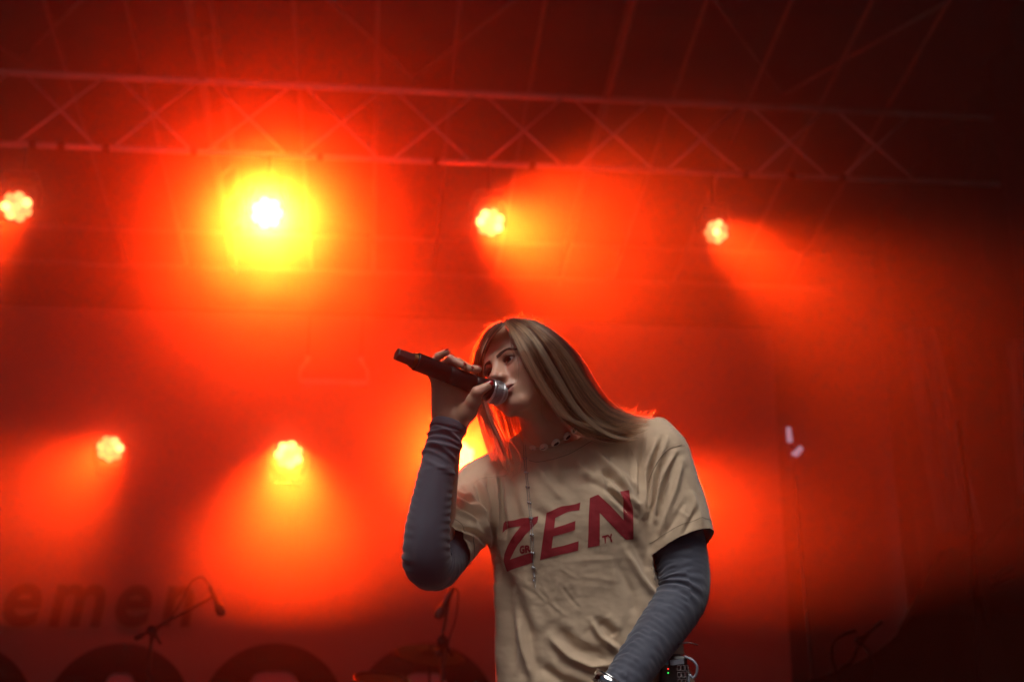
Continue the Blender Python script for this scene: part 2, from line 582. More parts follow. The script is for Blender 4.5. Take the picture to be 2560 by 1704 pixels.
moving_head(722, 1136, LO_Y, (0.0, -0.18), 5600, 0.125, 'lower row lamp with its yellow beam falling straight down', False, [3.8, 9.2, 10.8, 7.5, 4.2, 9.2, 7.5, 3.8], 19, spill=28)
moving_head(1152, 1140, LO_Y, (0.02, 0.0), 1300, 0.125, 'lower row lamp glowing between the raised forearm and the hair', False, [10.8, 10.8, 10.8, 10.8, 10.8, 10.8, 10.8, 10.8], 28, spill=0)
moving_head(1640, 1178, LO_Y, (0.18, -0.13), 1600, 0.118, 'lower row lamp hidden behind the singer, its beam showing at her sleeve', False, [4.2, 4.2, 3.3, 5.8, 3.3, 2.9, 4.6, 3.3], 22, spill=30)

# an unlit flood light on the pipe in the glow
fl_c = pt_y(835, 930, 12.0)
fl = thing('unlit_floodlight', 'unlit flat floodlight bar hanging in the orange glow', 'floodlight', (fl_c.x, fl_c.y, fl_c.z + 0.2))
w_ = pt_y(918, 960, 12.0).x - pt_y(750, 960, 12.0).x
MB().box((fl_c.x, fl_c.y, fl_c.z - 0.10), (w_, 0.10, 0.05)).build('housing', M_alu, fl)
for q in (-1, 1):
    MB().sweep([(fl_c.x + q * w_ * 0.52, fl_c.y, fl_c.z - 0.10), (fl_c.x + q * w_ * 0.50, fl_c.y, fl_c.z + 0.02), (fl_c.x + q * w_ * 0.40, fl_c.y, fl_c.z + 0.11)], 0.018, 8).build('bracket', M_alu, fl, True)
    MB().lathe([(-0.02, 0.025), (0.02, 0.025)], (fl_c.x + q * w_ * 0.40, fl_c.y, fl_c.z + 0.12), (0, 1, 0), 12).build('knob', M_alu, fl)
MB().sweep([(fl_c.x - w_ * 0.4, fl_c.y, fl_c.z + 0.12), (fl_c.x - w_ * 0.4, fl_c.y, fl_c.z + 0.35), (fl_c.x - w_ * 0.4, 12.2, fl_c.z + 0.75)], 0.008, 6).build('hanger', M_gear, fl)
MB().sweep([(fl_c.x + w_ * 0.4, fl_c.y, fl_c.z + 0.12), (fl_c.x + w_ * 0.4, fl_c.y, fl_c.z + 0.35), (fl_c.x + w_ * 0.4, 12.2, fl_c.z + 0.75)], 0.008, 6).build('hanger', M_gear, fl)

# ================================================================== microphone stands, drums, cables
def catmull(pts, n=12):
    pts = [Vector(p) for p in pts]
    pts = [pts[0] * 2 - pts[1]] + pts + [pts[-1] * 2 - pts[-2]]
    out = []
    for i in range(1, len(pts) - 2):
        p0, p1, p2, p3 = pts[i - 1:i + 3]
        for k in range(n):
            t = k / n
            out.append(0.5 * ((2 * p1) + (p2 - p0) * t + (2 * p0 - 5 * p1 + 4 * p2 - p3) * t * t + (3 * p1 - p0 - 3 * p2 + p3) * t ** 3))
    out.append(pts[-2])
    return out


def mic_stand(label, Y, pole_px, clutch_py, rear, tip, mic0, mic1, cable):
    p = pt_y(pole_px, clutch_py, Y)
    t = thing('microphone_stand', label, 'mic stand', (p.x, p.y, 0), 'microphone stands')
    MB().sweep([(p.x, p.y, 0.05), (p.x, p.y, p.z * 0.55), (p.x, p.y, p.z * 0.551), p], [0.013, 0.013, 0.010, 0.010], 10).build('pole', M_gear, t, True)
    for a in (0.3, 2.4, 4.5):
        MB().sweep([(p.x, p.y, 0.12), (p.x + 0.3 * math.cos(a), p.y + 0.3 * math.sin(a), 0.012)], 0.009, 8).build('leg', M_gear, t, True)
    MB().lathe([(-0.03, 0.018), (-0.02, 0.028), (0.02, 0.028), (0.03, 0.018)], p, (0, 1, 0), 14).build('clutch', M_gear, t, True)
    MB().sweep([p + Vector((0.01, 0.02, -0.01)), p + Vector((0.05, 0.03, -0.07))], 0.008, 8).build('clutch_handle', M_gear, t, True)
    r_, e_ = pt_y(*rear, Y), pt_y(*tip, Y - 0.1)
    MB().sweep([r_, e_], 0.008, 8).build('boom', M_gear, t, True)
    MB().sweep([r_, r_ + (e_ - r_) * 0.10], 0.017, 10).build('counterweight', M_gear, t, True)
    a, b_ = pt_y(*mic0, Y - 0.12), pt_y(*mic1, Y - 0.16)
    ax = (b_ - a).normalized()
    L = (b_ - a).length
    mic = thing('stand_microphone', label.replace('microphone stand', 'microphone held on the stand'), 'microphone', a, 'microphones on stands')
    MB().lathe([(0, 0.010), (0.01, 0.012), (L * 0.6, 0.017), (L * 0.66, 0.022)], a, ax, 14).build('handle', M_gear, mic, True)
    MB().lathe([(L * 0.66, 0.022), (L * 0.74, 0.027), (L * 0.9, 0.026), (L * 0.97, 0.018), (L, 0.006)], a, ax, 16).build('grille', M_gear, mic, True)
    MB().sweep([e_, a + ax * L * 0.35], 0.014, 8).build('mic_clip', M_gear, t, True)
    MB().sweep(catmull([pt_y(*q, Y - 0.1) for q in cable], 8), 0.0045, 6, False).build('cable', M_gear, mic, True)
    return t


mic_stand('boom microphone stand at the left in front of the printed word', 8.0, 380, 1575, (338, 1595), (530, 1492), (522, 1462), (557, 1538),
          [(522, 1462), (505, 1442), (478, 1455), (450, 1510), (420, 1550), (390, 1580), (372, 1640), (378, 1700)])
mic_stand('microphone stand partly behind the raised elbow', 7.2, 1106, 1600, (1096, 1640), (1128, 1470), (1133, 1468), (1092, 1545),
          [(1133, 1468), (1145, 1480), (1140, 1540), (1122, 1600), (1112, 1660), (1110, 1700)])

# drum kit low behind the elbow
M_shell = mat('drum_shell', (0.03, 0.01, 0.012), 0.25, var=0.2, scale=6)
M_skin = mat('drum_head', (0.03, 0.027, 0.025), 0.6, var=0.1, scale=10)
M_brass = mat('cymbal_bronze', (0.03, 0.018, 0.010), 0.6, metal=0.3, var=0.2, scale=20)
DY = 8.8
dk = pt_y(985, 1690, DY)
tom = thing('rack_tom', 'dark drum with a shiny hoop low behind the raised elbow', 'drum', (dk.x, dk.y, 0))
tc_ = pt_y(955, 1700, DY)
dz_ax = Vector((0.1, -0.35, 1)).normalized()
MB().lathe([(-0.2, 0.165), (0.0, 0.165)], tc_, dz_ax, 32, close=False).build('shell', M_shell, tom, True)
MB().lathe([(-0.004, 0.160), (0.0, 0.163)], tc_, dz_ax, 32).build('drum_head', M_skin, tom)
MB().lathe([(-0.02, 0.166), (-0.02, 0.174), (0.012, 0.174), (0.012, 0.166)], tc_, dz_ax, 32, close=False).build('hoop', M_chrome, tom, True)
for i in range(6):
    w = i * math.pi / 3
    a = dz_ax.orthogonal().normalized()
    q = tc_ + (a * math.cos(w) + dz_ax.cross(a) * math.sin(w)) * 0.172
    MB().sweep([q, q - dz_ax * 0.08], 0.008, 8).build('lug', M_chrome, tom, True)
MB().sweep([tc_ - dz_ax * 0.2, (tc_.x, tc_.y, 0.02)], 0.014, 8).build('stand', M_gear, tom, True)
MB().lathe([(0, 0.2), (0.02, 0.2), (0.03, 0.02)], (tc_.x, tc_.y, 0.002), (0, 0, 1), 16).build('foot', M_gear, tom)
cc = pt_y(1075, 1628, DY + 0.5)
cym = thing('cymbal', 'tilted cymbal seen edge-on behind the second microphone stand', 'cymbal', (cc.x, cc.y, 0))
cax = Vector((0.12, -0.42, 1)).normalized()
MB().lathe([(-0.028, 0.235), (-0.022, 0.20), (-0.008, 0.10), (-0.004, 0.055), (0.012, 0.035), (0.017, 0.008)], cc, cax, 36).build('plate', M_brass, cym, True)
MB().sweep([cc + cax * 0.05, cc - cax * 0.05, (cc.x, cc.y + 0.03, cc.z - 0.15), (cc.x, cc.y + 0.03, 0.02)], 0.009, 8).build('stand', M_gear, cym, True)
MB().lathe([(0, 0.2), (0.02, 0.2), (0.03, 0.02)], (cc.x, cc.y + 0.03, 0.002), (0, 0, 1), 16).build('foot', M_gear, cym)

# tall stand right of the singer; two clips glow faintly to stand in for glints
ty = 9.0
p0, p1 = pt_y(2032, 1704, ty), pt_y(1978, 1110, ty)
ts = thing('tall_stand', 'tall thin stand with two small clips glowing as pale glints right of the singer', 'stand', (p0.x, ty, 0))
MB().sweep([(p0.x + 0.03, ty, 0.02), p0, pt_y(1995, 1300, ty), p1], [0.014, 0.014, 0.011, 0.008], 8).build('pole', M_gear, ts, True)
M_clip = mat('glint_glow', (0.8, 0.78, 0.85), 0.4, emit=(0.85, 0.72, 1.0), estr=0.32)
MB().sweep([pt_y(1971, 1068, ty), pt_y(1975, 1104, ty)], [0.016, 0.020], 8).build('glint_clip', M_clip, ts, True)
MB().sweep([pt_y(1978, 1134, ty), pt_y(1990, 1134, ty), pt_y(2003, 1118, ty)], [0.012, 0.022, 0.018], 8).build('glint_clip', M_clip, ts, True)
MB().lathe([(0, 0.22), (0.02, 0.22), (0.03, 0.02)], (p0.x + 0.03, ty, 0.002), (0, 0, 1), 16).build('foot', M_gear, ts)

# black draped equipment rising at the lower right, with a coiled cable and a lamp on a stand
ey = 7.4
outline = [(1830, 1704), (1900, 1690), (1990, 1655), (2065, 1632), (2150, 1600), (2250, 1540), (2330, 1452), (2350, 1360), (2375, 1300), (2420, 1296), (2470, 1320), (2530, 1240), (2580, 1190), (2700, 1150)]
b = MB()
dep = [0.0, 0.25, 0.7, 1.1]
for j, dy in enumerate(dep):
    for i, (px, py) in enumerate(outline):
        q = pt_y(px, py, ey)
        drop = 0.45 * dy + 0.04 * (dy > 0)
        b.v.append((q.x, ey + dy + 0.04 * math.sin(i * 2.3), q.z - drop))
m_ = len(outline)
for i, (px, py) in enumerate(outline):
    q = pt_y(px, py, ey)
    b.v.append((q.x + 0.03, ey - 0.05 + 0.05 * math.sin(i * 1.7), 0.01))
for i, (px, py) in enumerate(outline):
    q = pt_y(px, py, ey)
    b.v.append((q.x + 0.03, ey + 1.15, 0.01))
rows = [4, 0, 1, 2, 3, 5]
for a, c_ in zip(rows[:-1], rows[1:]):
    b.f += [(a * m_ + i, a * m_ + i + 1, c_ * m_ + i + 1, c_ * m_ + i) for i in range(m_ - 1)]
M_velvet = mat('black_velvet_cover', (0.0010, 0.0009, 0.0010), 0.95, var=0.3, scale=3, spec=0.0)
o = b.build('covered_equipment', M_velvet, None, True)
o.modifiers.new('sub', 'SUBSURF').render_levels = 2
tag(o, 'black cloth thrown over stacked equipment at the lower right', 'equipment')
for lab, pts_ in (('large slack cable loop hanging over the black cloth at lower right', [(2205, 1553), (2165, 1585), (2140, 1600), (2155, 1610), (2178, 1640), (2180, 1690), (2160, 1715), (2120, 1712), (2095, 1690), (2080, 1640), (2085, 1605), (2110, 1585), (2140, 1575)]),
                  ('small cable end curling inside the large slack loop', [(2175, 1578), (2150, 1610), (2130, 1650), (2105, 1668), (2092, 1690)])):
    tag(MB().sweep(catmull([pt_y(*q, ey - 0.13) for q in pts_], 8), 0.009, 8).build('cable_loop', M_velvet, None, True), lab, 'cable', 'cables at the right')
fx = thing('folding_stand', 'dark folded lighting stand leaning among the equipment at far right', 'stand', pt_y(2440, 1704, 6.9))
for nm, a, c_, rr in (('pole', (2395, 1050), (2435, 1350), 0.014), ('pole', (2432, 1350), (2440, 1500), 0.018), ('strut', (2430, 1420), (2420, 1490), 0.010), ('strut', (2450, 1490), (2475, 1570), 0.022), ('flag_plate', (2480, 1450), (2530, 1415), 0.02), ('flag_plate', (2480, 1470), (2540, 1445), 0.02)):
    MB().sweep([pt_y(*a, 6.9), pt_y(*c_, 6.9)], rr, 8).build(nm, M_velvet, fx, True)
MB().sweep([pt_y(2440, 1500, 6.9), pt_y(2446, 1704, 6.9), (pt_y(2446, 1704, 6.9).x, 6.9, 0.02)], 0.014, 8).build('pole', M_velvet, fx, True)

# ================================================================== the singer
# Everything about her is laid out in a frame at her place: u to the right, v up, w away from the viewer (metres).
D0 = 3.08


def sp(px, py, w=0.0):
    k = (D0 + w) / FPX
    return np.array([(px - 1280) * k, (852 - py) * k, w])


def to_world(P):
    P = np.atleast_2d(np.asarray(P, float))
    A = np.array([RGT[:], UPV[:], FWD[:]])
    return P @ A + np.array(CAM[:]) + np.array(FWD[:]) * D0


def to_px(P):
    d = D0 + P[:, 2]
    return 1280 + FPX * P[:, 0] / d, 852 - FPX * P[:, 1] / d


# ---- signed distance helpers
def s_ell(P, c, r):
    q = (P - np.asarray(c)) / np.asarray(r)
    k0 = np.sqrt((q * q).sum(1)) + 1e-9
    q2 = q / np.asarray(r)
    k1 = np.sqrt((q2 * q2).sum(1)) + 1e-9
    return k0 * (k0 - 1.0) / k1


def s_sph(P, c, r):
    return np.sqrt(((P - np.asarray(c)) ** 2).sum(1)) - r


def s_cap(P, a, b, ra, rb):
    a, b = np.asarray(a, float), np.asarray(b, float)
    ab = b - a
    t = np.clip(((P - a) @ ab) / (ab @ ab + 1e-12), 0, 1)
    d = np.sqrt(((P - a - t[:, None] * ab) ** 2).sum(1))
    return d - (ra + (rb - ra) * t)


def smin(a, b, k):
    h = np.clip(0.5 + 0.5 * (b - a) / k, 0, 1)
    return b + (a - b) * h - k * h * (1 - h)


def smax(a, b, k):
    return -smin(-a, -b, k)


def nets(f, lo, hi, h):
    """surface nets on a narrow band; f maps (N,3) to signed distance"""
    lo, hi = np.asarray(lo, float), np.asarray(hi, float)
    C = 4
    n = (np.ceil((hi - lo) / (h * C)).astype(int) + 1)
    ax = [lo[i] + np.arange(n[i]) * h * C for i in range(3)]
    G = np.stack(np.meshgrid(*ax, indexing='ij'), -1)
    dc = f(G.reshape(-1, 3)).reshape(n)
    N = (n - 1) * C + 1
    idx = [np.arange(N[i]) / C for i in range(3)]
    i0 = [np.minimum(q.astype(int), n[i] - 2) for i, q in enumerate(idx)]
    fr = [idx[i] - i0[i] for i in range(3)]
    a = dc
    for axn in range(3):
        w = fr[axn].reshape([-1 if j == axn else 1 for j in range(3)])
        a = np.take(a, i0[axn], axn) * (1 - w) + np.take(a, i0[axn] + 1, axn) * w
    D = a.astype(np.float32)
    m = np.abs(D) < h * C * 2.0
    ii = np.argwhere(m)
    for s in range(0, len(ii), 400000):
        q = ii[s:s + 400000]
        D[q[:, 0], q[:, 1], q[:, 2]] = f(lo + q * h)
    S = D < 0
    c = S[:-1, :-1, :-1].astype(np.int8)
    tot = np.zeros_like(c)
    for x in (0, 1):
        for y in (0, 1):
            for z in (0, 1):
                tot += S[x:x + N[0] - 1, y:y + N[1] - 1, z:z + N[2] - 1]
    act = np.argwhere((tot > 0) & (tot < 8))
    vid = np.full(tot.shape, -1, np.int64)
    vid[act[:, 0], act[:, 1], act[:, 2]] = np.arange(len(act))
    acc = np.zeros((len(act), 3))
    cnt = np.zeros(len(act))
    corners = [(x, y, z) for x in (0, 1) for y in (0, 1) for z in (0, 1)]
    val = {cn: D[act[:, 0] + cn[0], act[:, 1] + cn[1], act[:, 2] + cn[2]] for cn in corners}
    for cn in corners:
        for axn in range(3):
            if cn[axn]:
                continue
            c2 = list(cn)
            c2[axn] = 1
            c2 = tuple(c2)
            va, vb = val[cn], val[c2]
            x = (va < 0) != (vb < 0)
            t = np.where(x, va / (va - vb + 1e-20), 0)
            p = np.array(cn, float)[None, :].repeat(len(act), 0)
            p[:, axn] += t
            acc += np.where(x[:, None], p, 0)
            cnt += x
    V = lo + (act + acc / cnt[:, None]) * h
    F = []
    for axn in range(3):
        b, c_ = [(1, 2), (2, 0), (0, 1)][axn]
        sl0 = [slice(None)] * 3
        sl1 = [slice(None)] * 3
        sl0[axn] = slice(0, -1)
        sl1[axn] = slice(1, None)
        e = np.argwhere(S[tuple(sl0)] != S[tuple(sl1)])
        ok = (e[:, b] > 0) & (e[:, c_] > 0) & (e[:, b] < N[b] - 1) & (e[:, c_] < N[c_] - 1)
        e = e[ok]
        sgn = S[e[:, 0], e[:, 1], e[:, 2]]
        db = np.zeros(3, int); db[b] = 1
        dc_ = np.zeros(3, int); dc_[c_] = 1
        q = [e - db - dc_, e - dc_, e, e - db]
        g = np.stack([vid[k[:, 0], k[:, 1], k[:, 2]] for k in q], 1)
        g[~sgn] = g[~sgn][:, ::-1]
        F.append(g)
    F = np.concatenate(F)
    F = F[(F >= 0).all(1)]
    return V, F


def np_mesh(name, V, F, material, parent, smooth=True, world=True):
    """F: (n,3) or (n,4) array"""
    W = to_world(V) if world else V
    if world:
        F = F[:, ::-1]                    # her frame is left-handed
    me = bpy.data.meshes.new(name)
    k = F.shape[1]
    me.vertices.add(len(W))
    me.vertices.foreach_set('co', W.astype(np.float32).ravel())
    me.loops.add(F.size)
    me.loops.foreach_set('vertex_index', F.astype(np.int32).ravel())
    me.polygons.add(len(F))
    me.polygons.foreach_set('loop_start', np.arange(0, F.size, k, dtype=np.int32))
    me.update(calc_edges=True)
    me.validate()
    return link(name, me, material, parent, smooth)


def vnormals(V, F):
    if F.shape[1] == 4:
        n = np.cross(V[F[:, 2]] - V[F[:, 0]], V[F[:, 3]] - V[F[:, 1]])
    else:
        n = np.cross(V[F[:, 1]] - V[F[:, 0]], V[F[:, 2]] - V[F[:, 0]])
    N = np.zeros_like(V)
    for k in range(F.shape[1]):
        np.add.at(N, F[:, k], n)
    return N / (np.linalg.norm(N, axis=1, keepdims=True) + 1e-12)


def laplace(V, F, it=1, lam=0.5, mask=None):
    k = F.shape[1]
    for _ in range(it):
        A = np.zeros_like(V)
        c = np.zeros(len(V))
        for i in range(k):
            j = (i + 1) % k
            np.add.at(A, F[:, i], V[F[:, j]])
            np.add.at(A, F[:, j], V[F[:, i]])
            np.add.at(c, F[:, i], 1)
            np.add.at(c, F[:, j], 1)
        d = (A / c[:, None] - V) * lam
        if mask is not None:
            d = d * mask[:, None]
        V = V + d
    return V


# ---- where she stands
foot = to_world(sp(1500, 1700, -0.10))[0]
singer = thing('person', 'singer in a cream printed T-shirt over long grey sleeves, singing into a black microphone', 'person', (foot[0], foot[1], 0.0))

# ---- head pose: columns are her left, up, face-forward in the (u, v, -w) axes
HR = np.array([[0.688, -0.296, -0.662], [0.511, 0.846, 0.153], [0.515, -0.443, 0.734]])
HC = np.array([0.0234, -0.0613, -0.02])


def head_to_s(L):
    q = np.atleast_2d(np.asarray(L, float)) @ HR.T
    return np.stack([HC[0] + q[:, 0], HC[1] + q[:, 1], HC[2] - q[:, 2]], 1)


def s_to_head(P):
    q = np.stack([P[:, 0] - HC[0], P[:, 1] - HC[1], HC[2] - P[:, 2]], 1)
    return q @ HR


def head_sdf(P):
    """P in head axes: x her left, y up, z out of the face"""
    Q = P.copy()
    Q[:, 0] = np.abs(Q[:, 0])           # the skull is symmetric
    d = s_ell(Q, (0, 0.031, -0.014), (0.071, 0.078, 0.089))
    d = smin(d, s_ell(Q, (0, 0.040, 0.030), (0.060, 0.050, 0.056)), 0.02)            # forehead
    d = smin(d, s_ell(Q, (0, -0.030, 0.030), (0.058, 0.070, 0.052)), 0.025)          # face
    d = smin(d, s_cap(Q, (0.053, -0.045, -0.004), (0.019, -0.096, 0.063), 0.016, 0.016), 0.024)   # jaw line
    d = smin(d, s_ell(Q, (0, -0.097, 0.070), (0.022, 0.015, 0.018)), 0.016)          # chin
    d = smin(d, s_ell(Q, (0.043, -0.024, 0.053), (0.023, 0.018, 0.023)), 0.018)      # cheek bone
    d = smin(d, s_ell(Q, (0.034, -0.052, 0.046), (0.027, 0.030, 0.028)), 0.02)       # cheek
    d = smin(d, s_cap(Q, (0.006, 0.011, 0.079), (0.042, 0.014, 0.058), 0.010, 0.009), 0.014)      # brow ridge
    d = smax(d, -s_ell(Q, (0.0295, -0.0055, 0.094), (0.020, 0.012, 0.020)), 0.012)      # eye socket
    d = smin(d, s_ell(Q, (0, -0.067, 0.070), (0.031, 0.026, 0.026)), 0.014)          # muzzle
    # eyelids round the eyeball
    e = Q - np.array([0.0292, -0.0065, 0.0670])
    r = np.sqrt((e * e).sum(1))
    lid = np.abs(r - 0.0135) - 0.0012
    ang = np.arctan2(e[:, 1] - 0.10 * (e[:, 0]), np.maximum(e[:, 2], 1e-4))
    half = np.sqrt(np.clip(1 - (e[:, 0] / 0.0145) ** 2, 0, 1))
    up_edge = -0.04 + 0.40 * half
    lo_edge = -0.04 - 0.27 * half
    gap = np.minimum(up_edge - ang, ang - lo_edge) * 0.0135
    lid = smax(lid, gap, 0.0012)
    lid = np.maximum(lid, -e[:, 2])
    d = smin(d, lid, 0.0045)
    d = np.maximum(d, -(np.maximum(r - 0.0130, -gap)))
    # nose
    d = smin(d, s_cap(Q, (0, 0.008, 0.0810), (0, -0.028, 0.1025), 0.0058, 0.0082), 0.012)
    d = smin(d, s_cap(Q, (0, -0.012, 0.080), (0.004, -0.040, 0.088), 0.010, 0.014), 0.010)
    d = smin(d, s_ell(Q, (0, -0.0345, 0.1065), (0.0105, 0.0095, 0.0098)), 0.006)
    d = smin(d, s_ell(Q, (0.0125, -0.0400, 0.0955), (0.0068, 0.0072, 0.0095)), 0.004)
    d = smax(d, -s_ell(Q, (0.0068, -0.0468, 0.1005), (0.0034, 0.0040, 0.0060)), 0.002)
    d = smax(d, -s_cap(Q, (0, -0.048, 0.1015), (0, -0.057, 0.1015), 0.0022, 0.0026), 0.003)      # philtrum
    # lips
    ul = np.minimum(s_cap(Q, (0.0035, -0.0600, 0.0970), (0.0120, -0.0628, 0.0925), 0.0042, 0.0036),
                    s_cap(Q, (0.0120, -0.0628, 0.0925), (0.0235, -0.0635, 0.0830), 0.0036, 0.0018))
    d = smin(d, ul, 0.004)
    ll = np.minimum(s_cap(Q, (0.0, -0.0770, 0.0935), (0.012, -0.0755, 0.0905), 0.0056, 0.0052),
                    s_cap(Q, (0.012, -0.0755, 0.0905), (0.0232, -0.0655, 0.0830), 0.0052, 0.0018))
    d = smin(d, ll, 0.004)
    sl = np.minimum(s_cap(Q, (0, -0.0682, 0.0960), (0.013, -0.0682, 0.0930), 0.0042, 0.0038), s_cap(Q, (0.013, -0.0682, 0.0930), (0.0248, -0.0645, 0.0850), 0.0038, 0.0010))
    d = smax(d, -sl, 0.0018)
    d = smax(d, -s_cap(Q, (0, -0.0845, 0.0955), (0.012, -0.084, 0.092), 0.0045, 0.003), 0.008)   # under the lower lip
    d = smin(d, s_ell(Q, (0.034, -0.034, 0.066), (0.016, 0.013, 0.014)), 0.014)      # cheek pushed up by the smile
    # ears
    d = smin(d, s_ell(Q, (0.0745, -0.005, -0.012), (0.007, 0.030, 0.018)), 0.004)
    return d


NECK0 = sp(1398, 1108, 0.005)            # pit of the neck
T_AX = np.array([0.162, -0.987, 0.0])    # torso axis, downwards
T_AX = T_AX + np.array([0, 0, -0.20])
T_AX /= np.linalg.norm(T_AX)
neck_top = head_to_s([(0.0, -0.045, -0.022)])[0]


def body_sdf(P):
    d = head_sdf(s_to_head(P))
    nb = NECK0 + np.array([-0.008, -0.045, 0.035])
    d = smin(d, s_cap(P, neck_top, nb, 0.051, 0.054), 0.02)
    # throat and the tendon that stands out when the head turns
    th = head_to_s([(0, -0.085, 0.030)])[0]
    d = smin(d, s_cap(P, th, NECK0 + np.array([-0.01, -0.01, -0.004]), 0.020, 0.018), 0.03)
    sm = head_to_s([(0.060, -0.035, -0.020)])[0]
    d = smin(d, s_cap(P, sm, NECK0 + np.array([0.004, -0.012, -0.012]), 0.010, 0.008), 0.02)
    # shoulders and upper chest
    d = smin(d, s_cap(P, nb + np.array([0, 0.0, 0.01]), sp(1260, 1195, 0.045), 0.042, 0.036), 0.04)
    d = smin(d, s_cap(P, nb + np.array([0, 0.0, 0.01]), sp(1590, 1118, 0.045), 0.042, 0.036), 0.04)
    d = smin(d, s_ell(P, NECK0 + np.array([0.01, -0.11, 0.065]), (0.13, 0.10, 0.080)), 0.04)
    return d


# ---- microphone axis
MB0, MB1 = sp(991, 884, -0.235), sp(1239, 981, -0.135)
m_ax = (MB1 - MB0) / np.linalg.norm(MB1 - MB0)
m_top = np.array([0.36, 0.93, 0.0])
m_top = m_top - m_ax * (m_top @ m_ax)
m_top /= np.linalg.norm(m_top)
m_back = np.cross(m_top, m_ax)
if m_back[2] < 0:
    m_back = -m_back
MIC_R = 0.0185


def axis_at_px(px):
    t = (px - 991) / (1239 - 991)
    a = MB0 + (MB1 - MB0) * t
    for _ in range(4):
        x = to_px(a[None])[0][0]
        a = a + m_ax * (px - x) / (1150 * m_ax[0])
    return a


def around(px, deg, rad):
    """point round the microphone: 0 below, 90 behind, 180 above, 270 in front"""
    w = math.radians(deg)
    return axis_at_px(px) + (-m_top * math.cos(w) + m_back * math.sin(w)) * rad


WRIST_A = sp(1126, 1052, -0.150)
FING = [  # (knuckle, joints..., radii) from the little finger to the index finger
    [sp(1094, 962, -0.165), around(1086, 80, 0.029), around(1090, 150, 0.030), around(1098, 180, 0.0400)],
    [sp(1112, 958, -0.160), around(1108, 82, 0.030), around(1116, 160, 0.0315), around(1140, 192, 0.0280)],
    [sp(1136, 962, -0.150), around(1130, 82, 0.031), around(1136, 160, 0.0315), around(1159, 196, 0.0275)],
    [sp(1160, 970, -0.140), around(1160, 84, 0.030), around(1166, 145, 0.030), around(1180, 182, 0.0320)],
]
FR = [(0.0105, 0.0084, 0.0078, 0.0068), (0.0112, 0.0094, 0.0090, 0.0076), (0.0114, 0.0097, 0.0092, 0.0078), (0.0110, 0.0094, 0.0087, 0.0075)]
TH = [sp(1168, 1030, -0.172), sp(1184, 1002, -0.186), sp(1193, 980, -0.196), sp(1220, 964, -0.186)]
TR_ = (0.0185, 0.0150, 0.0118, 0.0085)


def hand_sdf(P):
    d = s_cap(P, sp(1118, 1130, -0.165), WRIST_A, 0.026, 0.027)
    for i, (fg, rr) in enumerate(zip(FING, FR)):
        d = smin(d, s_cap(P, WRIST_A + np.array([(-0.018 + 0.012 * i), 0.0, -0.004]), fg[0], 0.019, 0.0135), 0.014)
    hollow = s_ell(P, sp(1140, 985, -0.185), (0.020, 0.022, 0.010))
    d = smax(d, -hollow, 0.012)
    # heel of the hand, little-finger side, and the ball of the thumb
    d = smin(d, s_cap(P, sp(1106, 1030, -0.160), sp(1104, 990, -0.166), 0.019, 0.014), 0.012)
    d = smin(d, s_cap(P, sp(1152, 1044, -0.164), TH[0], 0.020, 0.0185), 0.012)
    t = s_cap(P, TH[0], TH[1], TR_[0], TR_[1])
    t = smin(t, s_cap(P, TH[1], TH[2], TR_[1], TR_[2]), 0.006)
    t = smin(t, s_cap(P, TH[2], TH[3], TR_[2], TR_[3]), 0.004)
    d = smin(d, t, 0.009)
    for fg, rr in zip(FING, FR):
        q = s_cap(P, fg[0], fg[1], rr[0], rr[1])
        q = smin(q, s_cap(P, fg[1], fg[2], rr[1], rr[2]), 0.003)
        q = smin(q, s_cap(P, fg[2], fg[3], rr[2], rr[3]), 0.003)
        d = np.where(q < d + 0.02, smin(d, q, 0.005), d)
    # room for the microphone
    a = MB0 - m_ax * 0.05
    d = smax(d, -s_cap(P, a, MB1, MIC_R, MIC_R), 0.002)
    return d


def skin_material():
    m = mat('skin', (0.60, 0.36, 0.28), 0.38, sss=0.12)
    nt = m.node_tree
    b = nt.nodes['Principled BSDF']
    at = nt.nodes.new('ShaderNodeAttribute')
    at.attribute_name = 'tint'
    tc = nt.nodes.new('ShaderNodeTexCoord')
    n = nt.nodes.new('ShaderNodeTexNoise')
    n.inputs['Scale'].default_value = 45
    n.inputs['Detail'].default_value = 5
    nt.links.new(tc.outputs['Object'], n.inputs['Vector'])
    mx = nt.nodes.new('ShaderNodeMix')
    mx.data_type = 'RGBA'
    mx.blend_type = 'MULTIPLY'
    mx.inputs['Factor'].default_value = 0.22
    nt.links.new(at.outputs['Color'], mx.inputs[6])
    nt.links.new(n.outputs['Color'], mx.inputs[7])
    nt.links.new(mx.outputs[2], b.inputs['Base Color'])
    n2 = nt.nodes.new('ShaderNodeTexNoise')
    n2.inputs['Scale'].default_value = 900
    n2.inputs['Detail'].default_value = 3
    nt.links.new(tc.outputs['Object'], n2.inputs['Vector'])
    bp = nt.nodes.new('ShaderNodeBump')
    bp.inputs['Strength'].default_value = 0.25
    bp.inputs['Distance'].default_value = 0.0006
    nt.links.new(n2.outputs[0], bp.inputs['Height'])
    nt.links.new(bp.outputs[0], b.inputs['Normal'])
    return m


M_skin_p = skin_material()
SKIN = np.array([0.68, 0.375, 0.265])


